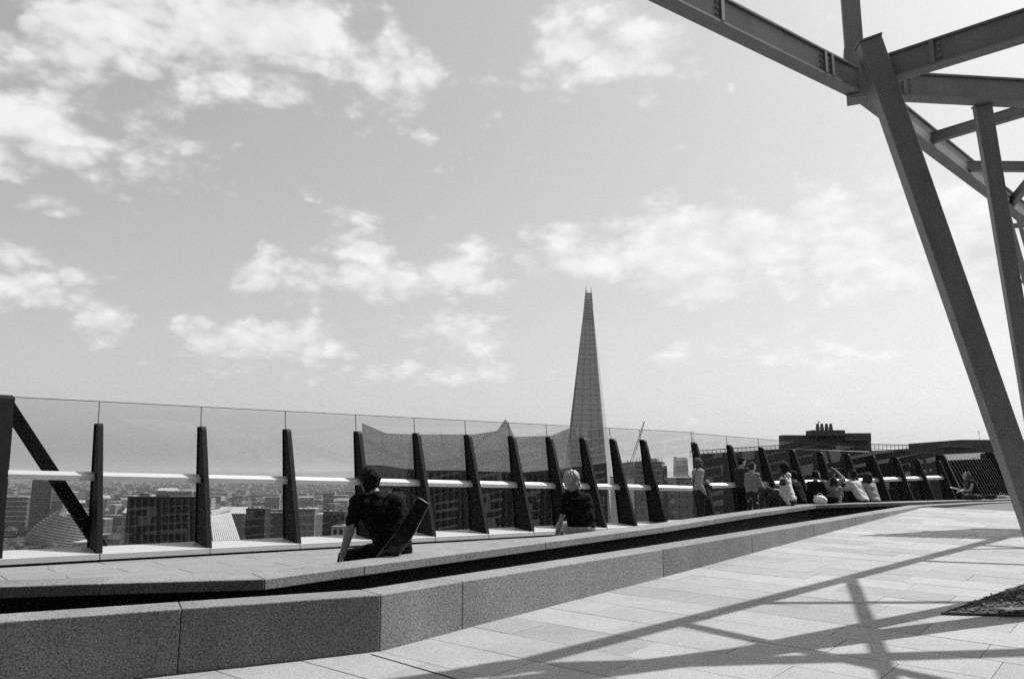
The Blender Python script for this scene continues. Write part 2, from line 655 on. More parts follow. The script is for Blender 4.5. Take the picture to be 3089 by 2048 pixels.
for k, (_, poly) in enumerate(slabs[:298]):
    mb = MB()
    slab_into(mb, poly)
    mb.build('slab', 'paving_stone', pavement, .0025)
rest = MB()
for _, poly in slabs[298:]:
    slab_into(rest, poly)
if rest.v:
    tag(rest.build('far_slabs', 'paving_stone', pavement), kind='stuff')
# slot drain joint, the wide dark joint by the kerb corner
MB().hexa(*[[(q.x, q.y, z_pave(q.y) + dz) for q in (K0 + E2 * .02 - E1 * .10, K0 + E2 * .95 - E1 * .16, K0 + E2 * .95 - E1 * .148, K0 + E2 * .02 - E1 * .088)] for dz in (-.01, .0035)]).build('slot_drain', 'dark_gap', pavement)

# outer walkway deck
walk_pts = [V2(-12.5, 4.4)] + [q for q in offset_line(OUTER, .3)] + [V2(24, 26.5), V2(24, 40), V2(13.4, 25.9), V2(4.38, 20.1), V2(3.6, 19.6), V2(-12.5, 6.5)]
walk_in = offset_line(OUTER, .30)
walkway = struct(MB().add([(p.x, p.y, z_walk(p.y) - .03) for p in walk_in] + [(26, 26.5, z_walk(26) - .03), (26, 38, z_walk(38) - .03), (13.3, 26.2, z_walk(26) - .03), (4.2, 20.2, z_walk(20) - .03), (-14, 5.3, z_walk(5) - .03), (-14, 3.6, z_walk(4) - .03)], [tuple(range(len(walk_in) + 6))]).build('walkway', 'paving_base'))

# ------------------------------------------------------------------ glass balustrade
FA, FD = Vector((-5.86, 11.27)), Vector((.77415, .63300))
FN = Vector((.63300, -.77415))            # towards the terrace
JOINTS = [-3.9, -2.6, -1.17, .01, 1.43, 2.78, 4.06, 5.25, 6.40, 7.48, 8.48, 9.45, 10.37, 11.37, 13.36]
BA, BD = Vector((4.38, 19.80)), Vector((.84265, .53846))
BN = Vector((.53846, -.84265))


def P3(a, d, n, s, off, z):
    q = a + d * s + n * off
    return Vector((q.x, q.y, z))


LEAN = .13


def PL(a, d, n, s, off, z):
    return P3(a, d, n, s, off + LEAN * (1.0 - z), z)


def balustrade(name, label, a, d, n, joints, z_floor, z_top, z_post, z_rail, big=(), ledge_h=.16, depth=.48):
    root = empty(name, P3(a, d, n, joints[0], 0, z_floor(a.y)), label, 'balustrade')
    for k, s in enumerate(joints):
        if s == 13.36:
            continue                              # this end meets the first fin of the next run
        y = (a + d * s).y
        zf, zt, zp = z_floor(y) + ledge_h, z_top(s), z_post(s)
        w = .075
        if k in big:
            w, zp = .20, zt + .01
        top_d = .13 if k not in big else .24
        # tapered fin: outline in the plane across the fence, chamfered head
        prof = [(.02, zf - .03), (depth, zf - .055), (.02 + top_d, zp - .045), (.02 + top_d - .035, zp), (.02, zp)]
        lo = [PL(a, d, n, s - w / 2, o, z) for o, z in prof]
        hi = [PL(a, d, n, s + w / 2, o, z) for o, z in prof]
        fin = MB().hexa(lo, hi).build('fin', 'black_paint', root, .004)
        # flange against the glass
        MB().bar(PL(a, d, n, s, .012, zf - .03), PL(a, d, n, s, .012, zp - .002), .016, w * 1.5, up=(d.x, d.y, 0)).build('flange', 'black_paint', fin)
        MB().bar(PL(a, d, n, s, 0, zp - .02), PL(a, d, n, s, 0, zt + .012), .010, .010, up=(d.x, d.y, 0)).build('joint_rod', 'edge_dark', root)
    for k in range(len(joints) - 1):
        s0, s1 = joints[k] + .006, joints[k + 1] - .006
        y0, y1 = (a + d * s0).y, (a + d * s1).y
        # ledge: sloping cap with a front face
        prof = lambda y: [(-.10, z_floor(y) + .03), (depth + .02, z_floor(y) + .035), (depth + .02, z_floor(y) + ledge_h - .05), (-.0, z_floor(y) + ledge_h + .005), (-.10, z_floor(y) + ledge_h + .005)]
        MB().hexa([PL(a, d, n, s0, o, z) for o, z in prof(y0)], [PL(a, d, n, s1, o, z) for o, z in prof(y1)]).build('ledge_panel', 'ledge_metal', root, .004)
        g = [(depth - .04, -.06), (depth - .04, .05), (-.05, .05), (-.05, -.06)]
        MB().hexa([PL(a, d, n, s0 - .006, o, z_floor(y0) + z) for o, z in g], [PL(a, d, n, s1 + .006, o, z_floor(y1) + z) for o, z in g]).build('base_gap', 'dark_gap', root)
        # pane
        zb0, zb1 = z_floor(y0) + ledge_h - .02, z_floor(y1) + ledge_h - .02
        pane = MB().hexa([PL(a, d, n, s0, o, z) for o, z in ((-.006, zb0), (.006, zb0), (.006, z_top(s0)), (-.006, z_top(s0)))],
                         [PL(a, d, n, s1, o, z) for o, z in ((-.006, zb1), (.006, zb1), (.006, z_top(s1)), (-.006, z_top(s1)))]).build('glass_pane', 'clear_glass', root)
        MB().bar(PL(a, d, n, s0, 0, z_top(s0) + .006), PL(a, d, n, s1, 0, z_top(s1) + .006), .013, .009).build('top_edge', 'edge_dark', pane)
        # handrail between fins: front face and sloping top
        w = .033 if k not in big else .105
        h0, h1 = s0 + (w if k in big else .033), s1 - .033
        rp = [(.085, -.055), (.165, -.055), (.175, .015), (.115, .065), (.085, .065)]
        MB().hexa([PL(a, d, n, h0, o, z_rail(h0) + z) for o, z in rp], [PL(a, d, n, h1, o, z_rail(h1) + z) for o, z in rp]).build('handrail', 'aluminium', root, .004)
    return root


rail_a = balustrade('glass_balustrade', 'tall glass balustrade with black tapered fins behind the two seated people with their backs turned', FA, FD, FN, JOINTS, z_walk, lambda s: 1.01, lambda s: .70 + .007 * s, lambda s: -.035 - .0235 * s, big=(2,))
# diagonal brace beside the wide post
p0, p1 = PL(FA, FD, FN, -1.13, -.07, .97), PL(FA, FD, FN, .16, -.07, -1.02)
MB().bar(p0, p1, .10, .16, up=(FD.x, FD.y, 0)).build('brace', 'black_paint', rail_a, .005)
p0, p1 = PL(FA, FD, FN, -1.21, -.07, .97), PL(FA, FD, FN, -2.7, -.07, -1.02)
MB().bar(p0, p1, .10, .16, up=(FD.x, FD.y, 0)).build('brace', 'black_paint', rail_a, .005)

J2 = [.06, 1.30, 2.49, 3.71, 4.87, 6.08, 7.27, 8.42, 9.52, 10.69]
BA2 = BA
rail_b = balustrade('glass_balustrade', 'glass balustrade that sinks lower behind the group of people sitting on the bench', BA, BD, BN, J2, z_walk, lambda s: 1.0 - .0335 * s, lambda s: .78 - .0335 * s, lambda s: -.29 + .0175 * s)
# third run, turning away: fins seen one behind another
CA = Vector((13.45, 25.72))
CD = Vector((math.sin(R(38.5)), math.cos(R(38.5))))
CN = Vector((CD.y, -CD.x))
rail_c = balustrade('glass_balustrade', 'far balustrade run whose black fins close up into a dark wall behind the reader', CA, CD, CN, [.25 + .62 * i for i in range(18)], lambda y: -1.25, lambda s: .60 + .028 * s, lambda s: .42 + .022 * s, lambda s: -.06 + .004 * s, big=(0, 17), depth=.62)
DA = CA + CD * 10.9
rail_d = balustrade('glass_balustrade', 'last short balustrade run showing beside the leaning steel column', DA, Vector((.94, .342)), Vector((.342, -.94)), [.1, 1.4, 2.7, 4.0, 5.3], lambda y: -1.25, lambda s: .9, lambda s: .65, lambda s: -.02)

# ------------------------------------------------------------------ steel pergola
perg = empty('steel_pergola', (4.94, 7.4, z_pave(7.4)), 'weathered grey steel pergola with leaning columns and crossing beams', 'pergola')
ZC = 3.85
N1 = Vector((3.476, 7.44, ZC))


def column(base, top, w, d, yaw):
    up = Vector((math.sin(yaw), math.cos(yaw), 0))
    c = MB().bar(base, top, w, d, up=up).build('column', 'steel_grey', perg, .006)
    ax = (Vector(top) - Vector(base)).normalized()
    MB().bar(Vector(top) + ax * .002, Vector(top) + ax * .02, w + .015, d + .015, up=up).build('cap_plate', 'steel_grey', c)
    MB().bar(Vector(base), Vector(base) + ax * .03, w + .14, d + .14, up=up).build('base_plate', 'steel_grey', c)
    return c


def beam(a, b, h, w, flange=.018, over=.022):
    """box beam with a wider bottom and top flange"""
    a, b = Vector(a), Vector(b)
    o = MB().bar(a, b, w, h).build('beam', 'steel_grey', perg, .004)
    dz = Vector((0, 0, h / 2 + flange / 2 + .001))
    MB().bar(a - dz, b - dz, w + 2 * over, flange).build('bottom_flange', 'steel_soffit', o)
    MB().bar(a + dz, b + dz, w + 2 * over, flange).build('top_flange', 'steel_grey', o)
    return o


def splice(p, d, h, w):
    """bolted splice plates round a beam"""
    d = Vector(d).normalized()
    p = Vector(p)
    st_ = MB().bar(p - d * .02, p + d * .02, w + .05, h * .96).build('stiffener', 'steel_grey', perg)
    sd_ = d.cross(Vector((0, 0, 1))).normalized()
    for e in (-1, 1):
        for zz in (-.33, 0, .33):
            c = p + sd_ * e * (w / 2 + .004) + d * .06 + Vector((0, 0, zz * h * .8))
            MB().rod(c, c + sd_ * e * .012, .013, .013, 6).build('bolt', 'steel_soffit', st_)


column((4.94, 7.40, z_pave(7.4)), at(2619, 130, 7.08), .205, .205, R(14))
column((5.72, 8.60, z_pave(8.6)), (4.83, 7.66, ZC - .125), .15, .15, R(20))
dA = Vector((-2.0, -1.44, 0)).normalized()
beam(N1 + dA * .10, N1 + dA * 6.5, .22, .095)
splice(N1 + dA * .55, dA, .22, .095)
splice(N1 + dA * .66, dA, .22, .095)
splice(N1 + dA * 2.15, dA, .22, .095)
dG = Vector((3.52, 3.36, 0)).normalized()
beam(N1 + dG * .10, N1 + dG * 12.0, .22, .095)
NG = N1 + dG * 12.0
# post rising above the node
MB().bar(N1 + Vector((-.02, 0, -.17)), N1 + Vector((-.02, 0, 3.2)), .17, .17, up=(.35, .94, 0)).build('post', 'steel_grey', perg, .005)
MB().bar(N1 + Vector((-.02, 0, .10)), N1 + Vector((-.02, 0, .36)), .20, .20, up=(.35, .94, 0)).build('post_sleeve', 'steel_grey', perg, .004)
pC = Vector((3.56, 7.20, ZC))
dC = Vector((.74, -.67, 0)).normalized()
beam(pC, pC + dC * 6.0, .22, .095)
splice(pC + dC * .50, dC, .235, .11)
dD = Vector((1.77, .19, 0)).normalized()
beam(N1 + dD * .22, N1 + dD * 7.5, .22, .095)
splice(N1 + dD * .45, dD, .23, .11)
# node box
MB().bar(N1 + Vector((0, 0, -.16)), N1 + Vector((0, 0, .17)), .24, .24, up=(.4, .9, 0)).build('node_box', 'steel_grey', perg, .004)
# secondary beams


def along(k):
    return N1 + dG * k


for p, q in ((along(1.92), along(1.92) + Vector((2.6, -3.04, 0))), (along(3.12), along(3.12) + Vector((6.0, .1, 0))),
             (along(5.15), Vector((5.7, 6.55, ZC))), (along(7.0), along(7.0) + Vector((3.2, -.9, 0))),
             (along(8.6), along(8.6) + Vector((3.4, .3, 0))), (along(9.3), along(9.3) + Vector((2.6, -1.6, 0)))):
    beam(p, q, .10, .06, .010, .008)
beam(NG, NG + Vector((4.0, -.2, 0)), .22, .095)
beam(pC + dC * 3.0, pC + dC * 3.0 + Vector((5.0, 1.2, 0)), .2, .10)
beam(NG + Vector((.1, 0, .0)), NG + Vector((3.0, -3.4, 0)), .18, .09)
column((NG.x + .9, NG.y + .4, z_pave(NG.y)), (NG.x, NG.y, ZC - .12), .2, .2, R(30))

# slatted screen beyond the beams
scr = empty('slatted_screen', (10.6, 15.6, 2.35), 'screen of leaning vertical steel slats hung behind the pergola beams', 'screen')
for i in range(11):
    t = i / 10
    top = Vector((10.05 + 1.75 * t, 15.55 - .4 * t, 5.4))
    bot = Vector((10.58 + 1.75 * t, 15.57 - .4 * t, 2.35))
    MB().bar(bot, top, .11 if i % 2 == 0 else .07, .06, up=(.2, 1, 0)).build('slat', 'steel_grey' if i % 2 == 0 else 'steel_soffit', scr, .004)
for zz in (2.6, 3.85, 5.0):
    k = (5.4 - zz) / 6.35
    MB().bar((10.05 + 1.1 * k, 15.68, zz), (12.0 + 1.1 * k, 15.22, zz), .05, .09).build('rail', 'steel_grey', scr)

# planting bed with mulch under the columns
BED = [V2(3.74, 7.22), V2(5.55, 8.80), V2(7.6, 10.6), V2(9.8, 9.6), V2(7.2, 7.02), V2(4.6, 7.12)]
bed = empty('planting_bed', (5.6, 8.2, z_pave(8.2)), 'wedge shaped planting bed of dark mulch round the pergola columns', 'planting bed')
MB().hexa([(p.x, p.y, z_pave(p.y) - .02) for p in BED], [(p.x, p.y, z_pave(p.y) + .012) for p in BED]).build('soil', 'mulch', bed)
for i in range(len(BED)):
    a, b = BED[i], BED[(i + 1) % len(BED)]
    MB().bar((a.x, a.y, z_pave(a.y) + .008), (b.x, b.y, z_pave(b.y) + .008), .012, .03).build('edging', 'edge_dark', bed)


def in_poly(p, poly):
    c = False
    for i in range(len(poly)):
        a, b = poly[i], poly[(i + 1) % len(poly)]
        if (a.y > p.y) != (b.y > p.y) and p.x < (b.x - a.x) * (p.y - a.y) / (b.y - a.y) + a.x:
            c = not c
    return c


chips = MB()
n = 0
while n < 5200:
    p = V2(RND.uniform(3.7, 8.2), RND.uniform(7.0, 10.2))
    if not in_poly(p, BED):
        continue
    n += 1
    z = z_pave(p.y) + .016 + RND.random() * .016
    ang, L, w = RND.uniform(0, math.pi), RND.uniform(.015, .055), RND.uniform(.006, .016)
    d = Vector((math.cos(ang), math.sin(ang), RND.uniform(-.5, .5)))
    c = Vector((p.x, p.y, z))
    chips.bar(c - d * L / 2, c + d * L / 2, w, w * .5)
tag(chips.build('mulch_chips', 'mulch_chip', bed), kind='stuff')
# crumpled white sheet added to stand for a sunlit patch on the mulch
pm = bmesh.new()
bmesh.ops.create_grid(pm, x_segments=10, y_segments=6, size=.5)
for v in pm.verts:
    v.co.x *= .26 * (1 + .1 * math.sin(v.co.y * 9))
    v.co.y *= .12 * (1 + .25 * noise.noise(v.co * 6))
    v.co.z = .012 + .018 * noise.noise(v.co * 14)
bmesh.ops.solidify(pm, geom=pm.faces[:], thickness=.002)
me = bpy.data.meshes.new('sunlit_patch_sheet')
pm.to_mesh(me)
pm.free()
sc = link_mesh('sunlit_patch_sheet', me, 'paper')
sc.location = (4.36, 7.21, z_pave(7.21) + .045)
sc.rotation_euler = (0, 0, .25)
tag(sc, 'crumpled white sheet standing for a sunlit patch on the dark mulch bed', 'paper')
#PART2
# ------------------------------------------------------------------ walkway slabs
wslabs = []
for r in range(0, 12):
    for c in range(-7, 22):
        o0, o1 = .60 + r * .55 + .004, .60 + (r + 1) * .55 - .004
        s0, s1 = c * 1.2 + (r % 2) * .55 + .004, (c + 1) * 1.2 + (r % 2) * .55 - .004
        poly = [FA + FD * s + FN * o for s, o in ((s0, o0), (s0, o1), (s1, o1), (s1, o0))]
        ctr = sum(poly, Vector((0, 0))) / 4
        best = min(((ctr - OUTER_B[i].lerp(OUTER_B[i + 1], k / 8)).length, i, k) for i in range(len(OUTER) - 1) for k in range(9))
        i = best[1]
        e = (OUTER_B[i + 1] - OUTER_B[i]).normalized()
        side = Vector((-e.y, e.x)).dot(ctr - OUTER_B[i])
        if side < -.05:
            continue
        px = project(ctr.x, ctr.y, z_walk(ctr.y))
        if px[2] < 2 or px[0] < -300 or px[0] > 3300:
            continue
        wslabs.append((ctr.length, poly))
wslabs.sort(key=lambda q: q[0])
for _, poly in wslabs[:200]:
    mb = MB()
    slab_into(mb, poly, z=z_walk)
    mb.build('slab', 'deck_stone', walkway, .003)

# ------------------------------------------------------------------ city
G0 = -75.0
struct(MB().add([(-40000, 60, G0), (40000, 60, G0), (40000, 45000, G0), (-40000, 45000, G0)], [(0, 1, 2, 3)]).build('ground', 'ground_city'))


def px_box(name, mat, parent, x0, x1, ytop, Y, depth, zbot=None, ybot=None, yaw=0.0, bevel=0):
    """a block whose front spans x0..x1 in the view at distance Y"""
    a, b = at(x0, ytop, Y), at(x1, ytop, Y)
    zt = (a.z + b.z) / 2
    zb = at((x0 + x1) / 2, ybot, Y).z if ybot else (G0 if zbot is None else zbot)
    cx, hw = (a.x + b.x) / 2, (b.x - a.x) / 2
    c, s_ = math.cos(yaw), math.sin(yaw)
    q = [(-hw, 0), (hw, 0), (hw, depth), (-hw, depth)]
    lo = [(cx + x * c - y * s_, Y + x * s_ + y * c, zb) for x, y in q]
    return MB().hexa(lo, [(x, y, zt) for x, y, _ in lo]).build(name, mat, parent, bevel)


# --- tapering glass tower
TY = 970.0
tw = empty('glass_tower', (98, TY + 30, G0), 'very tall tapering glass tower with a broken open tip', 'tower')
HT = 232.0


def tz(k):
    return G0 + (HT - G0) * k


def tower_face(pts, mat, name, th=(0, 1.2, 0)):
    lo = [Vector(p) for p in pts]
    hi = [p + Vector(th) for p in lo]
    return MB().hexa(lo, hi).build(name, mat, tw)


# outline half-widths: straight taper, front face dark, right face pale
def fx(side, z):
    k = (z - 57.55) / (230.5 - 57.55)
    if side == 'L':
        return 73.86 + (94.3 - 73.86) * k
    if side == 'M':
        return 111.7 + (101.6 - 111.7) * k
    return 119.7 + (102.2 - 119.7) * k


zt0 = 190.0
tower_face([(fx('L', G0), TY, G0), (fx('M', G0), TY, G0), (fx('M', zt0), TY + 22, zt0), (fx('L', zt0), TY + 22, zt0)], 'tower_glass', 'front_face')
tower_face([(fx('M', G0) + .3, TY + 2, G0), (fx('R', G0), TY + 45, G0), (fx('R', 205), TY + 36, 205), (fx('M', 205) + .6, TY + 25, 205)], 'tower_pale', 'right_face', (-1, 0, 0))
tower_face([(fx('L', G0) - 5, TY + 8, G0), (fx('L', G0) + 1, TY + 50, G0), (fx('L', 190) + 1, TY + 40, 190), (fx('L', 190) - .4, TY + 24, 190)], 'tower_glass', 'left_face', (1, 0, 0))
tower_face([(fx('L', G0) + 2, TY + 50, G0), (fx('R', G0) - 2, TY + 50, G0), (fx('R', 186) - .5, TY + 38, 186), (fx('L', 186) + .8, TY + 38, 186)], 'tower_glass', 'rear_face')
for i in range(36):
    z = G0 + 40 + i * 6.4
    if z > 188:
        break
    k = (z - G0) / (190 - G0)
    MB().bar((fx('L', z) + .4, TY + 22 * k - .6, z), (fx('M', z) - .4, TY + 22 * k - .6, z), .5, .9).build('floor_line', 'tower_pale', tw)
for f in (.30, .62, .86):
    MB().bar((fx('L', G0) * (1 - f) + fx('M', G0) * f, TY - .5, G0), (fx('L', 190) * (1 - f) + fx('M', 190) * f, TY + 21.5, 190), .6, .6, up=(0, 1, 0)).build('facade_joint', 'facade_dark', tw)
# open tip: floor plates and bare frame
for i, z in enumerate([188 + 3.6 * j for j in range(12)]):
    l, r_ = fx('L', z) + .5, fx('M', z) - .3
    MB().box(l, r_, TY + 23, TY + 34, z, z + .9).build('floor_plate', 'tower_glass', tw)
for j in range(6):
    f = j / 5
    z1 = [237, 231, 219, 222, 230, 236][j]
    a = Vector((fx('L', 184) * (1 - f) + fx('M', 184) * f, TY + 22.2, 184))
    b = Vector((fx('L', z1) * (1 - f) + fx('M', z1) * f, TY + 26, z1))
    MB().bar(a, b, .7, .7, up=(0, 1, 0)).build('mullion', 'tower_glass', tw)
for z0, z1, l0, l1 in ((190, 204, .0, .62), (204, 219, .0, .30), (190, 212, .62, 1.0), (212, 229, .78, 1.0), (219, 233, .0, .16), (190, 222, .40, .58)):
    p = [(fx('L', z0) * (1 - l0) + fx('M', z0) * l0, TY + 22.5, z0), (fx('L', z0) * (1 - l1) + fx('M', z0) * l1, TY + 22.5, z0), (fx('L', z1) * (1 - l1) + fx('M', z1) * l1, TY + 25, z1), (fx('L', z1) * (1 - l0) + fx('M', z1) * l0, TY + 25, z1)]
    tower_face([(q[0] + .9, q[1] + 3, q[2]) for q in p], 'tower_glass', 'tip_shard')

# --- office building with a pale screen crown
OB = empty('office_building', (0, 120, G0), 'dark finned office building with pale pointed glass screens on its roof', 'building')


def px_sheet(name, mat, pts, Y0, Y1, th, parent):
    """upright sheet through view points, its distance running from Y0 (left) to Y1 (right)"""
    xs = [p[0] for p in pts]
    lo_, hi_ = min(xs), max(xs)
    P = [at(x, y, Y0 + (Y1 - Y0) * (x - lo_) / (hi_ - lo_)) for x, y in pts]
    return MB().hexa(P, [p + Vector((0, th, 0)) for p in P]).build(name, mat, parent)


px_sheet('crown_screen', 'crown_glass', [(1090, 1430), (1420, 1432), (1420, 1310), (1250, 1310), (1166, 1307), (1092, 1276)], 112, 108, .5, OB)
px_sheet('crown_screen', 'crown_glass', [(1416, 1432), (1552, 1434), (1551, 1316), (1534, 1279), (1525, 1263), (1498, 1300), (1420, 1311)], 107.4, 106, .5, OB)
px_sheet('crown_screen', 'crown_glass', [(1548, 1434), (1722, 1434), (1718, 1291), (1662, 1314), (1551, 1317)], 107, 110, .5, OB)
for k in range(42):
    x = 1096 + k * 15.0
    yt = 1312 if 1180 < x < 1420 else 1318
    Y = 111.3 - (x - 1092) / 330 * 4 if x < 1420 else 106.0
    if x > 1718:
        break
    a, b = at(x, 1430, Y), at(x + (3 if x < 1416 else 8 if x < 1540 else 0), yt, Y)
    MB().bar(a, b, .035, .15, up=(0, 1, 0)).build('screen_fin', 'crown_fin', OB)
px_sheet('facade', 'facade_dark', [(1085, 1900), (1445, 1900), (1440, 1421), (1388, 1418), (1282, 1419), (1205, 1412), (1152, 1403), (1092, 1402)], 104, 100, 6, OB)
px_sheet('facade', 'facade_dark', [(1441, 1900), (1842, 1900), (1830, 1396), (1672, 1416), (1580, 1424), (1441, 1421)], 100, 105, 6, OB)
for k in range(38):
    x = 1098 + k * 19.5
    Y = 103.6 - (x - 1085) / 360 * 4 if x < 1441 else 99.5 + (x - 1441) / 400 * 5
    a, b = at(x, 1800, Y), at(x, 1426, Y)
    MB().bar(a, b, .10, .4, up=(0, 1, 0)).build('facade_fin', 'facade_grey', OB)

# --- long dark block with roof railing and penthouse
LB = empty('roof_block', (40, 78, G0), 'long dark office block with a roof railing and four stubby flues on its penthouse', 'building')
px_sheet('facade', 'facade_dark', [(2096, 1900), (2860, 1900), (2850, 1372), (2630, 1362), (2362, 1353), (2104, 1369)], 62, 70, .6, LB)
px_box('penthouse', 'brick_dark', LB, 2362, 2626, 1312, 72, 1.2, ybot=1400)
px_box('penthouse_tower', 'brick_dark', LB, 2450, 2549, 1297, 71, 1.6, ybot=1314)
px_box('penthouse_wing', 'brick_dark', LB, 2549, 2627, 1306, 71.5, .4, ybot=1330)
for x in (2467, 2480, 2494, 2507):
    a = at(x, 1297, 73)
    fl = MB().rod(a, a + Vector((0, 0, .30)), .17, .17, 12).build('flue', 'facade_grey', LB, smooth=False)
    MB().rod(a + Vector((0, 0, .301)), a + Vector((0, 0, .58)), .13, .13, 12).build('flue_head', 'facade_dark', fl)
a = at(2471, 1297, 72.5)
MB().rod(a, a + Vector((0, 0, .85)), .02).rod(a + Vector((-.1, 0, .7)), a + Vector((.12, 0, .75)), .03).build('mast', 'facade_dark', LB)
for (xa, ya, Ya), (xb, yb, Yb), n in (((2082, 1361, 61), (2362, 1342, 64), 22), ((2626, 1340, 67), (2838, 1344, 69.5), 18)):
    A, B = at(xa, ya, Ya), at(xb, yb, Yb)
    MB().bar(A, B, .06, .07).build('rail', 'facade_grey', LB)
    MB().bar(A - Vector((0, 0, .16)), B - Vector((0, 0, .16)), .03, .03).build('rail', 'facade_grey', LB)
    for k in range(n + 1):
        p = A.lerp(B, k / n)
        MB().bar(p - Vector((0, 0, .42)), p, .035, .035, up=(0, 1, 0)).build('rail_post', 'facade_grey', LB)
MB().hexa(*[[p + Vector((0, dy, 0)) for p in (at(2094, 1371, 61.6), at(2108, 1371, 61.7), at(2106, 1900, 61.7), at(2092, 1900, 61.6))] for dy in (0, .4)]).build('corner_post', 'facade_grey', LB)
RBk = empty('plant_room', (38, 62, -20), 'low dark plant room with a thin aerial above the far balustrade', 'building')
px_box('wall', 'brick_dark', RBk, 2898, 3120, 1326, 60, 8, ybot=1352)
px_box('base_wall', 'facade_dark', RBk, 2780, 3200, 1350, 59, 10, zbot=-60)
px_box('duct', 'facade_grey', RBk, 2860, 2935, 1338, 58.5, 1, ybot=1350)
a = at(2955, 1326, 61)
MB().rod(a, a + Vector((0, 0, .75)), .012).rod(a + Vector((-.12, 0, .62)), a + Vector((.05, 0, .45)), .015).build('aerial', 'facade_dark', RBk)

# --- three-hole tower far away, crane, blocks
TT = empty('slab_tower', (490, 2250, G0), 'distant residential tower with three round openings under its slanted top', 'tower')
Yt = 2200
o = [(2039, 1640), (2076, 1640), (2077, 1420), (2074, 1385), (2068, 1379), (2056, 1380), (2048, 1380), (2038, 1377), (2038, 1420)]
P = [at(x, y, Yt) for x, y in o]
MB().hexa(P, [p + Vector((0, 30, 0)) for p in P]).build('body', 'facade_mid', TT)
o = [(2040, 1392), (2073, 1390), (2074, 1415), (2066, 1438), (2050, 1418)]
P = [at(x, y, Yt - 4) for x, y in o]
MB().hexa(P, [p + Vector((0, 3, 0)) for p in P]).build('front_screen', 'facade_grey', TT)
for x in (2046, 2057, 2068):
    c = at(x, 1385.5, Yt - 2)
    MB().rod(c, c + Vector((0, 1.5, 0)), 4.2, 4.2, 16).build('turbine_opening', 'roof_pale', TT)


def block(label, mat, x0, x1, ytop, Y, depth, roof=None, yaw=0.0, zb=G0, name='office_block'):
    c = at((x0 + x1) / 2, ytop, Y)
    e = empty(name, (c.x, Y + depth / 2, zb), label, 'building')
    px_box('wall', mat, e, x0, x1, ytop, Y, depth, zbot=zb, yaw=yaw)
    if roof:
        px_box('roof', roof, e, x0 - 1, x1 + 1, ytop - 2.5, Y - .5, depth + 1, ybot=ytop - .1, yaw=yaw)
    rp = random.Random(int(x0 * 7 + Y))
    w_ = x1 - x0
    for _ in range(3):
        u = x0 + rp.uniform(.08, .7) * w_
        px_box('roof_plant', rp.choice(['facade_grey', 'roof_grey', 'roof_pale']), e, u, u + w_ * rp.uniform(.08, .22), ytop - 3 - rp.uniform(2, 7) * min(1.2, 200 / Y + .3), Y + rp.uniform(.3, .8) * depth, max(.8, depth * .15), ybot=ytop - 2.4)
    return e


bl = block('grey unfinished concrete block beside the crane', 'facade_mid', 1917, 1998, 1394, 230, 30, 'roof_grey')
for k in range(9):
    a = at(1920 + k * 9.6, 1394, 231)
    MB().bar(a, a + Vector((0, 0, 1.2)), .15, .15, up=(0, 1, 0)).build('scaffold_pole', 'facade_grey', bl)
for k in range(5):
    z = at(1990, 1402 + k * 16, 229).z
    A, B = at(1917, 1400, 229.4), at(1998, 1400, 229.4)
    MB().bar((A.x, A.y, z), (B.x, B.y, z), .25, .35).build('floor_edge', 'roof_grey', bl)
block('pale rendered block right of the crowned office building', 'roof_pale', 1868, 1912, 1440, 215, 20, 'roof_grey')
block('narrow dark block between the crane and the railing building', 'facade_grey', 1998, 2012, 1404, 240, 20)
block('broad low grey block under the three hole tower', 'facade_mid', 2004, 2110, 1442, 260, 40, 'roof_pale')
CR = empty('tower_crane', (at(1900, 1410, 300).x, 300, G0), 'thin luffing tower crane with its jib raised', 'crane')
cb = at(1900, 1412, 300)
MB().bar((cb.x, 300, G0), (cb.x, 300, cb.z), 1.1, 1.1, up=(0, 1, 0)).build('mast', 'facade_grey', CR)
MB().box(cb.x - 1.8, cb.x + .8, 299, 301, cb.z - .4, cb.z + 1.0).build('cab', 'facade_dark', CR)
jt = at(1944, 1271, 300)
for dx in (-.45, .45):
    MB().bar((cb.x + dx, 300, cb.z + .5), (jt.x + dx * .3, 300, jt.z), .16, .16, up=(0, 1, 0)).build('jib_chord', 'facade_grey', CR)
for k in range(16):
    f0, f1 = k / 16, (k + 1) / 16
    w0, w1 = .45 - .31 * f0, .45 - .31 * f1
    s_ = 1 if k % 2 else -1
    A = Vector((cb.x, 300, cb.z + .5)).lerp(jt, f0) + Vector((s_ * w0, 0, 0))
    B = Vector((cb.x, 300, cb.z + .5)).lerp(jt, f1) - Vector((s_ * w1, 0, 0))
    MB().bar(A, B, .10, .10, up=(0, 1, 0)).build('jib_lacing', 'facade_grey', CR)
MB().bar((cb.x - .5, 300, cb.z + .8), at(1893, 1388, 300), .3, .3, up=(0, 1, 0)).build('counter_jib', 'facade_dark', CR)

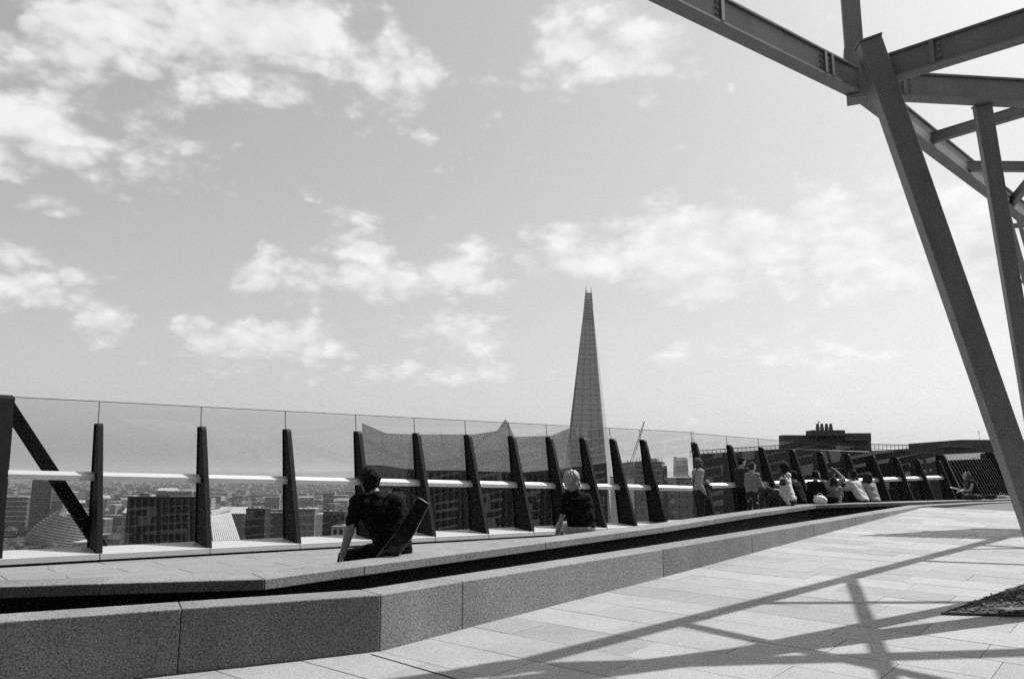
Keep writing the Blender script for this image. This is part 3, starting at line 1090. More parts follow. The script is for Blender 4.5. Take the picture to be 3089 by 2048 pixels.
# --- left side: rounded hall, tower block, ribbed roof, slabs
HY = 840
hx = at(205, 1545, HY)
DH = empty('rounded_hall', (hx.x, HY, G0), 'leaning rounded glass hall with banded storeys by the river', 'building')
levels = 15
for k in range(levels):
    f = k / (levels - 1)
    z = G0 + 2 + (34) * f
    rad = 33 * (1 - .62 * f ** 1.9)
    cx_ = hx.x - 6 + 12 * f
    cy_ = HY + 6 * f
    MB().rod((cx_, cy_, z), (cx_ + .4, cy_ + .2, z + 1.9), rad, rad * .985, 28).build('storey', 'facade_mid', DH)
    MB().rod((cx_ + .4, cy_ + .2, z + 1.91), (cx_ + .5, cy_ + .25, z + 2.42), rad * 1.0, rad * .99, 28).build('floor_band', 'roof_grey', DH)
ct = Vector((hx.x + 6, HY + 6, G0 + 38))
MB().rod(ct + Vector((-6, -16, -16)), ct + Vector((-2, -6, 3)), 9, 8, 18).build('glass_drum', 'city_c', DH)
MB().bar(ct + Vector((2, -10, 0)), ct + Vector((22, -4, 2.5)), 4, 2.2).build('roof_gallery', 'roof_pale', DH)

tb = block('dark slab tower block standing beyond the rounded hall', 'facade_grey', 100, 157, 1444, 900, 26, 'facade_dark', yaw=.12)
for k in range(15):
    z = at(130, 1452 + k * 7.2, 899).z
    A, B = at(103, 1450, 898.5), at(146, 1450, 900)
    MB().bar((A.x, 898, z), (B.x, 898 + 1.2, z), .6, .8).build('balcony_band', 'facade_mid', tb)
lb = block('long low glazed block left of the dark tower block', 'facade_grey', -60, 84, 1500, 1000, 14, 'roof_pale')
for k in range(5):
    z = at(20, 1512 + k * 15, 999).z
    A, B = at(-60, 1540, 998.6), at(83, 1540, 998.6)
    MB().bar((A.x, A.y, z), (B.x, B.y, z), .8, .8).build('floor_band', 'roof_pale', lb)
b3 = block('pale five storey block right of the dark tower block', 'facade_mid', 158, 192, 1486, 880, 30, 'roof_pale')
for k in range(4):
    z = at(170, 1490 + k * 6, 879).z
    A, B = at(159, 1490, 878.5), at(191, 1490, 878.5)
    MB().bar((A.x, A.y, z), (B.x, B.y, z), .5, 1.0).build('floor_band', 'roof_pale', b3)

# ribbed sloping roof seen through the third bay
rr = empty('ribbed_roof', (at(680, 1600, 150).x, 150, G0), 'steep ribbed metal roof with many parallel pale ribs', 'roof')
A0, A1, B0, B1 = at(634, 1552, 150), at(690, 1538, 158), at(655, 1690, 140), at(742, 1690, 150)
MB().hexa([A0, A1, B1, B0], [p + Vector((0, .4, -.5)) for p in (A0, A1, B1, B0)]).build('sheet', 'facade_dark', rr)
for k in range(13):
    f = k / 12
    a, b = A0.lerp(A1, f) + Vector((0, -.1, .12)), B0.lerp(B1, f) + Vector((0, -.1, .12))
    MB().bar(a, b, .28, .25).build('rib', 'roof_pale', rr)
MB().bar(A0 + Vector((0, -.1, .3)), A1 + Vector((.4, -.1, .3)), .6, .7).build('ridge', 'roof_pale', rr)

block('dark glazed block filling the second bay of the balustrade', 'facade_dark', 385, 598, 1500, 130, 2, 'facade_grey')
nb = [b for b in COL.objects if b.get('label', '').startswith('dark glazed block filling')][0]
for k in range(11):
    a, b = at(390 + k * 20, 1504, 129.5), at(388 + k * 20, 1700, 129.5)
    MB().bar(a, b, .22, .3, up=(0, 1, 0)).build('mullion', 'facade_grey', nb)
b5 = block('dark square block behind the ribbed roof', 'facade_dark', 742, 800, 1536, 165, 4, 'facade_grey')
b6 = block('low dark building with pale flank behind the man in black', 'facade_dark', 975, 1040, 1545, 190, 4, 'facade_grey')
px_box('flank', 'roof_pale', b6, 953, 974.5, 1550, 190.2, 14)
b7 = block('white framed house at the foot of the dark building', 'roof_pale', 1000, 1075, 1590, 170, 8, 'roof_grey')
for k in range(4):
    px_box('window', 'facade_dark', b7, 1006 + k * 17, 1016 + k * 17, 1596, 169.9, .3, ybot=1612)
b8 = block('grey office slab with flat pale roof in the fourth bay', 'facade_mid', 880, 950, 1536, 320, 5, 'roof_pale')
b9 = block('mid grey building beyond the ribbed roof', 'facade_grey', 800, 880, 1548, 240, 4, 'roof_grey')

# rows of small city buildings as far as they can be told apart
CITY = []
rg = random.Random(21)
GAB = []
for _ in range(230):
    Yb = 420 * (10 ** (rg.random() ** .8 * .72))
    px = rg.uniform(-40, 1090) if rg.random() < .85 else rg.uniform(1840, 2110)
    x = (px - CX) / F_PX * Yb * 1.014
    w, dpt = rg.uniform(12, 42), rg.uniform(10, 28)
    h = rg.uniform(8, 22) if rg.random() < .9 else rg.uniform(28, 48)
    if Yb < 960 and px < 330:
        continue
    m = rg.choice(['city_a', 'city_a', 'city_b', 'city_b', 'city_c'])
    flat = rg.random() < .5
    look = {'city_a': 'dark', 'city_b': 'grey', 'city_c': 'pale'}[m] + (' flat roofed ' if flat else ' pitched roof ') + ('tower' if h > 25 else 'house' if h < 14 else 'block')
    e = empty('city_building', (x, Yb, G0), 'small far off ' + look + ' among the hazy rooftops below the horizon', 'building', 'far ' + look + 's')
    a = rg.uniform(-.5, .5)
    c, s_ = math.cos(a), math.sin(a)
    q = [(-w / 2, -dpt / 2), (w / 2, -dpt / 2), (w / 2, dpt / 2), (-w / 2, dpt / 2)]
    lo = [(x + p * c - r_ * s_, Yb + p * s_ + r_ * c, G0) for p, r_ in q]
    MB().hexa(lo, [(p[0], p[1], G0 + h) for p in lo]).build('wall', m, e)
    if flat:
        MB().hexa([(p[0], p[1], G0 + h + .02) for p in lo], [(p[0], p[1], G0 + h + 1.2) for p in lo]).build('roof', rg.choice(['roof_pale', 'roof_grey']), e)
    else:
        t0, t1 = Vector(lo[0]).lerp(Vector(lo[3]), .5), Vector(lo[1]).lerp(Vector(lo[2]), .5)
        up = Vector((0, 0, h + 5))
        b4 = [Vector(p) + Vector((0, 0, h + .02)) for p in lo]
        MB().add(b4 + [t0 + up, t1 + up], [(0, 1, 5, 4), (2, 3, 4, 5), (0, 4, 3), (1, 2, 5), (3, 2, 1, 0)]).build('roof', rg.choice(['roof_grey', 'city_a', 'roof_pale']), e)
far = MB()
for _ in range(2600):
    Yb = 2200 * (10 ** (rg.random() * .75))
    x = rg.uniform(-.75, .35) * Yb
    w, dpt, h = rg.uniform(14, 60), rg.uniform(12, 40), rg.uniform(6, 24)
    far.box(x - w / 2, x + w / 2, Yb, Yb + dpt, G0, G0 + h)
tag(far.build('far_city', 'city_b'), 'hazy far city of countless small roofs below the horizon', 'city', kind='stuff')
trees = MB()
for _ in range(1400):
    Yb = 500 * (10 ** (rg.random() * 1.1))
    x = rg.uniform(-.72, .3) * Yb
    r_ = rg.uniform(4, 9)
    n = 6
    base = [(x + r_ * math.cos(i * 2 * math.pi / n), Yb + r_ * math.sin(i * 2 * math.pi / n), G0 + 3) for i in range(n)]
    mid = [(x + 1.15 * r_ * math.cos(i * 2 * math.pi / n + .4), Yb + 1.15 * r_ * math.sin(i * 2 * math.pi / n + .4), G0 + 9 + rg.uniform(-2, 2)) for i in range(n)]
    trees.hexa(base, mid)
    trees.hexa(mid, [(x + .4 * r_ * math.cos(i * 2 * math.pi / n), Yb + .4 * r_ * math.sin(i * 2 * math.pi / n), G0 + 14) for i in range(n)])
tag(trees.build('far_trees', 'leaf_far'), 'dark masses of street trees between the far roofs', 'trees', kind='stuff')
hill = MB()
NH = 60
pr = [(-26000 + i * 52000 / NH, 21000 + 900 * math.sin(i * 1.7), G0 + 130 + 60 * noise.noise(Vector((i * .21, 0, 0)))) for i in range(NH + 1)]
vs = [(x, y - 4000, G0) for x, y, z in pr] + pr + [(x, y + 4000, G0) for x, y, z in pr]
hill.add(vs, [(i, i + 1, i + NH + 2, i + NH + 1) for i in range(NH)] + [(i + NH + 1, i + NH + 2, i + 2 * NH + 3, i + 2 * NH + 2) for i in range(NH)])
struct(hill.build('hills', 'leaf_far'))

# terrace building's own mass below the deck edge
own = struct(MB().hexa([(p[0], p[1], G0) for p in ((-16, 4.2), (-6.2, 11.0), (4.2, 19.7), (13.2, 25.4), (27, 44), (40, 40), (40, -30), (-16, -30))],
                       [(p[0], p[1], -1.75) for p in ((-16, 4.2), (-6.2, 11.0), (4.2, 19.7), (13.2, 25.4), (27, 44), (40, 40), (40, -30), (-16, -30))]).build('terrace_block', 'facade_dark'))
# unseen pavilion added behind the viewer, roof stretched forward to block sky light
pav = empty('unseen_pavilion', (2, -12, -1.5), 'unseen dark pavilion with deep overhanging eaves, added to block sky light', 'building')
MB().box(-14, 16, -16, -7, -1.6, 5.0).build('wall', 'unseen_wall', pav)
MB().box(-15, 15, -16.5, 2.6, 5.01, 5.5).build('roof', 'unseen_wall', pav)
for k in range(12):
    MB().box(-13 + k * 2.4, -12.7 + k * 2.4, -7.0, -6.6, -1.6, 4.9).build('pillar', 'steel_grey', pav)
#PART3
# unseen louvres added only to make streaked reflections in the balustrade glass
lw = empty('reflection_louvres', (15, 0, -1.5), 'unseen tall dark louvres, added to give the glass its streaked reflections', 'wall')
rl = random.Random(5)
WA, WB = Vector((9.5, -6.2, 0)), Vector((21.0, 5.5, 0))
for k in range(17):
    z = -1.0 + k * .36
    f = 0.0
    while f < 1:
        g = min(1.0, f + rl.uniform(.12, .4))
        tilt = rl.uniform(-.05, .05)
        MB().bar(WA.lerp(WB, f) + Vector((0, 0, z)), WA.lerp(WB, g) + Vector((0, 0, z + tilt)), .06, rl.uniform(.22, .33)).build('louvre', 'unseen_wall', lw)
        f = g + rl.uniform(.0, .05)
WC, WD = Vector((19.2, 8.5, 0)), Vector((20.6, 29.0, 0))
for k in range(17):
    z = -1.0 + k * .38
    f = 0.0
    while f < 1:
        g = min(1.0, f + rl.uniform(.06, .22))
        MB().bar(WC.lerp(WD, f) + Vector((0, 0, z)), WC.lerp(WD, g) + Vector((0, 0, z + rl.uniform(-.1, .1))), .06, rl.uniform(.2, .36)).build('louvre', 'unseen_wall', lw)
        f = g + rl.uniform(.0, .05)
for k in range(7):
    p = WC.lerp(WD, k / 6) + Vector((.2, 0, 0))
    MB().bar(p + Vector((0, 0, -1.4)), p + Vector((0, 0, 5.5)), .12, .12, up=(0, 1, 0)).build('post', 'steel_grey', lw)
for k in range(6):
    p = WA.lerp(WB, k / 5) + Vector((.15, -.15, 0))
    MB().bar(p + Vector((0, 0, -1.4)), p + Vector((0, 0, 5.2)), .12, .12, up=(0, 1, 0)).build('post', 'steel_grey', lw)

# ------------------------------------------------------------------ people
def add_ball(bm, c, r, sub=2, rot=None):
    m = Matrix.Translation(c)
    if rot is not None:
        m = m @ rot.to_4x4()
    m = m @ Matrix.Diagonal((r[0], r[1], r[2], 1)) if not isinstance(r, (int, float)) else m @ Matrix.Scale(r, 4)
    bmesh.ops.create_icosphere(bm, subdivisions=sub, radius=1.0, matrix=m)


def add_limb(bm, a, b, ra, rb):
    a, b = Vector(a), Vector(b)
    d = b - a
    if d.length < 1e-5:
        return
    m = Matrix.Translation((a + b) / 2) @ d.to_track_quat('Z', 'Y').to_matrix().to_4x4()
    bmesh.ops.create_cone(bm, cap_ends=True, segments=14, radius1=ra, radius2=rb, depth=d.length, matrix=m)
    add_ball(bm, a, ra)
    add_ball(bm, b, rb)


def remeshed(bm, name, voxel, smooth=3, wrinkle=0.0, wscale=(9, 9, 14), seed=0.0):
    me = bpy.data.meshes.new(name + '_raw')
    bm.to_mesh(me)
    bm.free()
    o = bpy.data.objects.new('raw', me)
    COL.objects.link(o)
    r = o.modifiers.new('r', 'REMESH')
    r.mode = 'VOXEL'
    r.voxel_size = voxel
    s = o.modifiers.new('s', 'SMOOTH')
    s.iterations = smooth
    s.factor = .5
    dg = bpy.context.evaluated_depsgraph_get()
    out = bpy.data.meshes.new_from_object(o.evaluated_get(dg))
    out.name = name
    bpy.data.objects.remove(o)
    bpy.data.meshes.remove(me)
    if wrinkle:
        nr = [v.normal.copy() for v in out.vertices]
        for v, n in zip(out.vertices, nr):
            q = Vector((v.co.x * wscale[0] + seed, v.co.y * wscale[1], v.co.z * wscale[2]))
            w = noise.noise(q) + .5 * noise.noise(q * 2.3)
            v.co += n * w * wrinkle
    out.polygons.foreach_set('use_smooth', [True] * len(out.polygons))
    return out


def sit(lean=(0, .04), knee_l=(-.13, .43, .12), knee_r=(.13, .43, .12), ank_l=None, ank_r=None, **kw):
    lx, ly = lean
    J = dict(pel=(0, 0, .10), waist=(lx * .4, ly * .4, .26), chest=(lx * .75, ly * .75, .43), neck=(lx, ly, .60), head=(lx * 1.15, ly * 1.15 + .025, .755),
             shl=(lx - .175, ly, .545), shr=(lx + .175, ly, .545), ell=(lx - .23, ly + .12, .30), elr=(lx + .23, ly + .12, .30),
             wrl=(-.10, .36, .22), wrr=(.10, .36, .22), hil=(-.09, .02, .085), hir=(.09, .02, .085), knl=knee_l, knr=knee_r)
    J['anl'] = ank_l or (knee_l[0], knee_l[1] + .02, knee_l[2] - .43)
    J['anr'] = ank_r or (knee_r[0], knee_r[1] + .02, knee_r[2] - .43)
    J.update(kw)
    return J


def stand(lean=(0, 0), **kw):
    lx, ly = lean
    J = dict(pel=(0, 0, .93), waist=(lx * .3, ly * .3, 1.08), chest=(lx * .7, ly * .7, 1.27), neck=(lx, ly, 1.43), head=(lx, ly + .03, 1.585),
             shl=(lx - .18, ly, 1.385), shr=(lx + .18, ly, 1.385), ell=(lx - .235, ly - .02, 1.11), elr=(lx + .235, ly - .02, 1.11),
             wrl=(-.24, .06, .87), wrr=(.24, .06, .87), hil=(-.09, 0, .90), hir=(.09, 0, .90), knl=(-.10, .03, .49), knr=(.10, .03, .49),
             anl=(-.10, 0, .09), anr=(.10, 0, .09))
    J.update(kw)
    return J


def person(label, loc, heading, scale, J, skin, top, legs, hair, hair_style='short', sleeve='short', build=1.0, voxel=.015, look=0.0, nod=0.0, tilt=0.0, group=None, top_wrinkle=.010, arm=1.0, legs_len=1.0):
    S = Matrix.Translation(loc) @ Matrix.Rotation(-R(heading), 4, 'Z') @ Matrix.Scale(scale, 4)
    q = {k: Vector(v) for k, v in J.items()}
    root = empty('person', loc, label, 'person', group)
    HR = (Matrix.Rotation(-R(look), 3, 'Z') @ Matrix.Rotation(R(tilt), 3, 'Y') @ Matrix.Rotation(-R(nod), 3, 'X'))
    tr = (q['neck'] - q['pel']).to_track_quat('Z', 'Y').to_matrix()
    sh = (q['shr'] - q['shl'])
    chest_rot = Matrix.Rotation(math.atan2(sh.y, sh.x), 3, 'Z')

    # body, one continuous skin
    bm = bmesh.new()
    add_ball(bm, q['pel'], (.145 * build, .10, .10), 2)
    add_ball(bm, q['waist'], (.125 * build, .088, .12), 2)
    add_ball(bm, q['chest'], (.15 * build, .095, .15), 2, chest_rot)
    add_limb(bm, q['chest'], q['neck'], .07, .055)
    add_limb(bm, q['neck'], q['head'], .052, .055)
    add_limb(bm, q['shl'], q['shr'], .055, .055)
    h = q['head']

    def hp(x, y, z):
        return h + HR @ Vector((x, y, z))
    add_ball(bm, hp(0, -.005, .03), (.074, .094, .092), 3, HR)
    add_ball(bm, hp(0, .018, -.045), (.057, .070, .072), 3, HR)
    add_ball(bm, hp(0, .062, -.085), (.026, .024, .022), 2, HR)          # chin
    add_limb(bm, hp(0, .088, .015), hp(0, .108, -.022), .010, .014)      # nose
    add_limb(bm, hp(-.03, .082, .034), hp(.03, .082, .034), .012, .012)  # brow
    add_limb(bm, hp(-.016, .082, -.058), hp(.016, .082, -.058), .009, .009)
    for s_ in (-1, 1):
        add_ball(bm, hp(s_ * .077, -.005, -.005), (.012, .022, .033), 2, HR)
    for s_ in 'lr':
        add_limb(bm, q['sh' + s_], q['el' + s_], .045 * build * arm, .038 * arm)
        add_limb(bm, q['el' + s_], q['wr' + s_], .038 * arm, .027 * arm)
        add_limb(bm, q['hi' + s_], q['kn' + s_], .078 * build, .055)
        add_limb(bm, q['kn' + s_], q['an' + s_], .052, .036)
        # hand: palm, four fingers and a thumb, lightly curled
        f = (q['wr' + s_] - q['el' + s_]).normalized()
        side = f.cross(Vector((0, 0, 1)))
        if side.length < .2:
            side = Vector((0, 1, 0)).cross(f)
        side.normalize()
        nrm = side.cross(f).normalized()
        w0 = q['wr' + s_]
        p1 = w0 + f * .075
        rot = Matrix((side, f, nrm)).transposed()
        add_ball(bm, w0 + f * .05, (.040, .055, .018), 2, rot)
        for i, (o, L) in enumerate(((-.030, .062), (-.010, .075), (.010, .070), (.029, .055))):
            k0 = p1 + side * o + f * .015
            k1 = k0 + f * L * .55 - nrm * .012
            k2 = k1 + f * L * .40 - nrm * .028
            add_limb(bm, k0, k1, .010, .009)
            add_limb(bm, k1, k2, .009, .008)
        t0 = w0 + f * .03 - side * .032 * (1 if s_ == 'l' else -1)
        t1 = t0 + f * .035 - side * .022 * (1 if s_ == 'l' else -1) - nrm * .012
        add_limb(bm, t0, t1, .012, .010)
        add_limb(bm, t1, t1 + f * .028 - nrm * .008, .010, .008)
    me = remeshed(bm, 'body', min(voxel, .011), 2)
    me.transform(S)
    body = link_mesh('body', me, skin, root, True)
    for s_ in (-1, 1):
        b2 = bmesh.new()
        add_ball(b2, hp(s_ * .030, .0835, .012), (.012, .008, .007), 1, HR)
        m2 = bpy.data.meshes.new('eye')
        b2.to_mesh(m2)
        b2.free()
        m2.transform(S)
        link_mesh('eye', m2, 'hair_black', body, True)

    # top
    bm = bmesh.new()
    g = .018
    add_ball(bm, q['waist'], (.125 * build + g + .01, .088 + g + .008, .15), 2)
    add_ball(bm, q['chest'], (.15 * build + g, .095 + g, .16), 2, chest_rot)
    add_ball(bm, q['pel'] + Vector((0, 0, .035)), (.145 * build + g + .004, .10 + g, .085), 2)
    add_limb(bm, q['chest'] + Vector((0, 0, .05)), q['neck'] - (q['neck'] - q['chest']).normalized() * .035, .085, .072)
    for s_ in 'lr':
        add_limb(bm, q['sh' + s_], q['chest'], .072, .09)
        if sleeve == 'short':
            e = q['sh' + s_].lerp(q['el' + s_], .72)
            add_limb(bm, q['sh' + s_], e, .066 * build, .068)
        elif sleeve == 'long':
            add_limb(bm, q['sh' + s_], q['el' + s_], .066 * build, .056)
            add_limb(bm, q['el' + s_], q['wr' + s_], .056, .040)
        else:
            add_limb(bm, q['sh' + s_], q['sh' + s_].lerp(q['el' + s_], .05), .052, .05)
    add_limb(bm, q['shl'], q['shr'], .066, .066)
    for s_ in 'lr':
        for k in (.25, .6, .95):
            add_limb(bm, q['sh' + s_].lerp(q['chest'], .25 * k), q['waist'].lerp(q['hi' + s_] + Vector((0, 0, .07)), k), .075 * build, .088 * build)
    me = remeshed(bm, 'shirt', voxel, 5, top_wrinkle, (7, 7, 17), seed=loc[0])
    me.transform(S)
    link_mesh('shirt' if sleeve != 'long' else 'jacket', me, top, root, True)

    # trousers
    bm = bmesh.new()
    add_ball(bm, q['pel'] - Vector((0, 0, .005)), (.155 * build + .006, .118, .112), 2)
    for s_ in 'lr':
        add_limb(bm, q['hi' + s_], q['kn' + s_], .092 * build, .070)
        add_limb(bm, q['kn' + s_], q['kn' + s_].lerp(q['an' + s_], .9 * legs_len), .068, .055)
    me = remeshed(bm, 'trousers', voxel, 3, .007, seed=loc[1])
    me.transform(S)
    link_mesh('trousers', me, legs, root, True)
    # shoes
    for s_ in 'lr':
        d = q['an' + s_] - q['kn' + s_]
        f = Vector((d.x * .2, 1, 0)) if abs(d.z) > .2 else Vector((d.x, d.y, 0))
        f.normalize()
        bm = bmesh.new()
        a = q['an' + s_] - Vector((0, 0, .045))
        add_limb(bm, a - f * .05, a + f * .15, .042, .036)
        me = remeshed(bm, 'shoe', voxel, 2)
        me.transform(S)
        link_mesh('shoe', me, 'cloth_charcoal', root, True)

    # hair
    bm = bmesh.new()
    if hair_style in ('short', 'afro', 'curly', 'bob', 'long', 'bun', 'buzz'):
        add_ball(bm, hp(0, -.022, .052), (.082, .094, .086), 3, HR)
        add_ball(bm, hp(0, -.048, .0), (.078, .066, .085), 3, HR)
    if hair_style == 'short':
        add_ball(bm, hp(0, .025, .095), (.062, .058, .038), 2, HR)
    if hair_style == 'mop':
        add_ball(bm, hp(0, -.02, .055), (.104, .115, .100), 3, HR)
        add_ball(bm, hp(0, -.055, -.005), (.096, .080, .085), 3, HR)
        add_ball(bm, hp(0, -.050, -.065), (.070, .050, .055), 3, HR)
        rh = random.Random(4)
        for _ in range(120):
            d = Vector((rh.gauss(0, 1), rh.gauss(-.4, 1), rh.gauss(.5, 1))).normalized()
            if d.z < -.5 or (d.y > .35 and d.z < .45):
                continue
            add_ball(bm, hp(d.x * .106, -.025 + d.y * .116, .045 + d.z * .102), rh.uniform(.012, .02), 1)
    if hair_style == 'afro':
        add_ball(bm, hp(0, -.02, .07), (.098, .108, .092), 3, HR)
    if hair_style == 'curly':
        add_ball(bm, hp(0, -.03, .04), (.125, .125, .125), 3, HR)
        for s_ in (-1, 1):
            add_limb(bm, hp(s_ * .09, -.03, .0), hp(s_ * .11, -.05, -.16), .065, .05)
        add_limb(bm, hp(0, -.07, .0), hp(0, -.09, -.17), .09, .07)
    if hair_style == 'bob':
        add_ball(bm, hp(0, -.025, .045), (.106, .120, .104), 3, HR)
        add_ball(bm, hp(0, -.048, -.045), (.106, .092, .092), 3, HR)
        add_ball(bm, hp(0, -.050, -.10), (.072, .060, .05), 3, HR)
        for s_ in (-1, 1):
            add_limb(bm, hp(s_ * .075, -.005, .03), hp(s_ * .078, .0, -.06), .032, .024)
    if hair_style == 'long':
        for s_ in (-1, 0, 1):
            add_limb(bm, hp(s_ * .055, -.05, .02), hp(s_ * .075, -.075, -.30), .058, .045)
        for s_ in (-1, 1):
            add_limb(bm, hp(s_ * .075, .0, .03), hp(s_ * .085, -.02, -.16), .028, .028)
    if hair_style == 'bun':
        add_ball(bm, hp(0, -.11, .06), .045, 2)
    wr = {'mop': .004, 'curly': .022, 'afro': .007, 'short': .005, 'bob': .013, 'long': .010, 'bun': .006, 'buzz': .002}[hair_style]
    ws = (26, 26, 26) if hair_style in ('curly', 'afro', 'short') else (40, 40, 9)
    me = remeshed(bm, 'hair', .007 if hair_style == 'mop' else min(voxel, .011), 1, wr, ws)
    me.transform(S)
    link_mesh('hair', me, hair, root, True)
    return root, S, q


def on_step(s_at, off=.60, seg=None):
    """point on the seat step, seg = index of the bench segment, s_at = fraction along it"""
    a, b = OUTER[seg], OUTER[seg + 1]
    e = (b - a).normalized()
    p = a.lerp(b, s_at) + Vector((-e.y, e.x)) * off
    return Vector((p.x, p.y, z_kerb(p.y) - .075))


def seat_px(px, seg, off=.60):
    lo, hi = -.35, 1.2
    for _ in range(40):
        m = (lo + hi) / 2
        p = on_step(m, off, seg)
        if project(*p)[0] < px:
            lo = m
        else:
            hi = m
    return on_step(m, off, seg)


def ground_px(px, Y):
    z = z_walk(Y)
    d = Y * CP + z * SP
    return Vector(((px - CX) / F_PX * d, Y, z))


# man in black with a long case on his back
L1 = seat_px(1186, 3)
_, S1, q1 = person('man in black T-shirt seated on the bench propped on one arm with a case', L1, -8, 1.06,
    sit(knee_l=(-.50, .26, .02), knee_r=(-.02, .46, .10), ank_l=(-.58, .56, -.36), pel=(0, 0, .10), waist=(-.05, -.01, .27), chest=(-.13, .0, .47), neck=(-.20, .03, .665), head=(-.275, .075, .785),
        shl=(-.375, .02, .585), shr=(.02, .0, .575), ell=(-.44, -.02, .30), wrl=(-.50, -.04, .06), elr=(.13, .2, .33), wrr=(-.10, .36, .24)),
    'skin_mid', 'cloth_black', 'cloth_black', 'hair_black', 'mop', build=1.2, arm=1.3, voxel=.010, look=-32, tilt=-8, nod=-12, top_wrinkle=.012)
case = empty('instrument_case', S1 @ Vector((.1, -.2, 0)), 'long slim black soft case slung across the back of the man in black', 'case')
ca, cb_ = S1 @ Vector((-.10, -.22, .0)), S1 @ Vector((.29, -.25, .60))
cm = ca.lerp(cb_, .5) + Vector((.02, -.01, -.02))
bm = bmesh.new()
bm.from_mesh(MB().bar(ca, cm, .18, .10, up=(0, -1, 0), w2=.185, h2=.11).bar(cm - (cm - ca) * .03, cb_, .185, .11, up=(0, -1, 0), w2=.155, h2=.09).mesh('case_raw'))
me = remeshed(bm, 'shell', .011, 12, .007, (9, 9, 9))
link_mesh('shell', me, 'vinyl_black', case, True)
st = MB()
pts = [S1 @ Vector(v) for v in ((.28, -.25, .60), (.17, -.20, .655), (.07, -.15, .70), (-.02, -.04, .70), (-.05, .06, .66), (-.04, .14, .56))]
for a, b in zip(pts[:-1], pts[1:]):
    st.bar(a, b + (b - a) * .05, .035, .008, up=(0, -1, .4))
st.build('strap', 'vinyl_black', case)
zp_ = MB()
for o in (-.028, .028):
    zp_.bar(ca.lerp(cb_, .06) + Vector((o * 1.6 + .02, -.058, -o)), ca.lerp(cb_, .94) + Vector((o * 1.4, -.052, -o)), .006, .004, up=(0, -1, 0))
zp_.build('zip', 'cloth_charcoal', case)

# blond woman
L2 = seat_px(1752, 4)
person('woman with short blond hair and dark T-shirt seated on the bench with her back turned', L2, -14, 1.06,
    sit(knee_l=(-.14, .45, .11), knee_r=(.10, .46, .12), pel=(.05, 0, .10), waist=(.05, -.01, .27), chest=(0, .0, .43), neck=(-.07, .03, .60), head=(-.115, .06, .745),
        shl=(-.20, .02, .515), shr=(.085, -.01, .51), ell=(-.26, -.02, .27), wrl=(-.33, .02, .06), elr=(.20, .16, .32), wrr=(.0, .34, .22)),
    'skin_mid', 'cloth_black', 'cloth_pale', 'hair_blond', 'bob', build=1.10, voxel=.010, look=-20, tilt=-3, nod=-4, top_wrinkle=.014)

# standing young man
L3 = ground_px(2112, 18.0)
_, S3, q3 = person('young man in pale shirt and dark trousers standing sideways by the balustrade', L3, 84, .90,
    stand(lean=(0, .0), wrr=(.22, .10, .86), wrl=(-.22, .12, .86), ell=(-.22, -.03, 1.1), elr=(.24, -.06, 1.1)),
    'skin_dark', 'cloth_pale', 'cloth_charcoal', 'hair_fair', 'mop', sleeve='long', build=1.38, voxel=.014, nod=-12)
bag = empty('cross_body_bag', S3 @ Vector((.10, .12, 1.0)), 'small black bag worn across the chest of the standing young man', 'bag')
bm = bmesh.new()
add_limb(bm, S3 @ Vector((-.04, .20, 1.12)), S3 @ Vector((.17, .20, 1.02)), .09, .085)
link_mesh('pouch', remeshed(bm, 'pouch', .012, 3), 'vinyl_black', bag, True)
st = MB()
pts = [S3 @ Vector(v) for v in ((.16, .13, 1.08), (.19, .10, 1.25), (.15, .03, 1.46), (.08, -.09, 1.40), (.02, -.135, 1.20), (-.08, -.12, 1.05))]
for a, b in zip(pts[:-1], pts[1:]):
    st.bar(a, b, .05, .012, up=(1, 0, 0))
st.build('strap', 'vinyl_black', bag)

# couple standing
L4 = ground_px(2243, 18.6)
person('man with short dark hair and dark T-shirt standing beside the woman in flowered trousers', L4, 62, .93,
    stand(lean=(0, .02), wrr=(.20, -.02, .84), elr=(.24, -.08, 1.1), ell=(-.22, .12, 1.12), wrl=(-.08, .30, 1.1)),
    'skin_light', 'cloth_charcoal', 'cloth_black', 'hair_black', 'buzz', build=1.05, voxel=.014, nod=14, look=8)
L5 = ground_px(2274, 18.2)
person('standing woman with tied dark hair, pale top and dark flowered trousers', L5, 46, .86,
    stand(lean=(.02, .02), shl=(-.135, .02, 1.375), shr=(.165, .02, 1.375), elr=(.20, .08, 1.12), wrr=(.16, .30, 1.08), ell=(-.18, .03, 1.11), wrl=(-.14, .20, .98)),
    'skin_light', 'cloth_grey', 'cloth_floral', 'hair_brown', 'bun', sleeve='long', build=.92, voxel=.014, nod=-10, look=14)

# seated group
GRP = 'people sitting together on the bench'
L6 = seat_px(2388, 6, .35) + Vector((0, 0, .075))
person('person in a white puffer jacket with black shoulders sitting with one knee drawn up', L6, -62, 1.12,
    sit(lean=(0, .10), knee_l=(-.10, .50, .36), ank_l=(-.12, .66, -.02), knee_r=(.12, .44, .16), elr=(.24, .14, .30), wrr=(.10, .36, .30), ell=(-.24, .14, .26), wrl=(-.16, .02, .04)),
    'skin_dark', 'cloth_white', 'cloth_denim', 'hair_black', 'afro', sleeve='long', build=1.18, voxel=.014, nod=-14, look=10, group=GRP, top_wrinkle=.014)
SJ = Matrix.Translation(L6) @ Matrix.Rotation(R(62), 4, 'Z') @ Matrix.Scale(1.12, 4)
j6 = [o for o in COL.objects if o.name.startswith('jacket') and o.parent and o.parent.get('label', '').startswith('person in a white puffer')][0]
bm = bmesh.new()
add_limb(bm, (-.16, .095, .565), (.16, .095, .565), .072, .072)
add_limb(bm, (-.17, .10, .55), (-.21, .12, .45), .074, .072)
add_limb(bm, (.17, .10, .55), (.21, .12, .45), .074, .072)
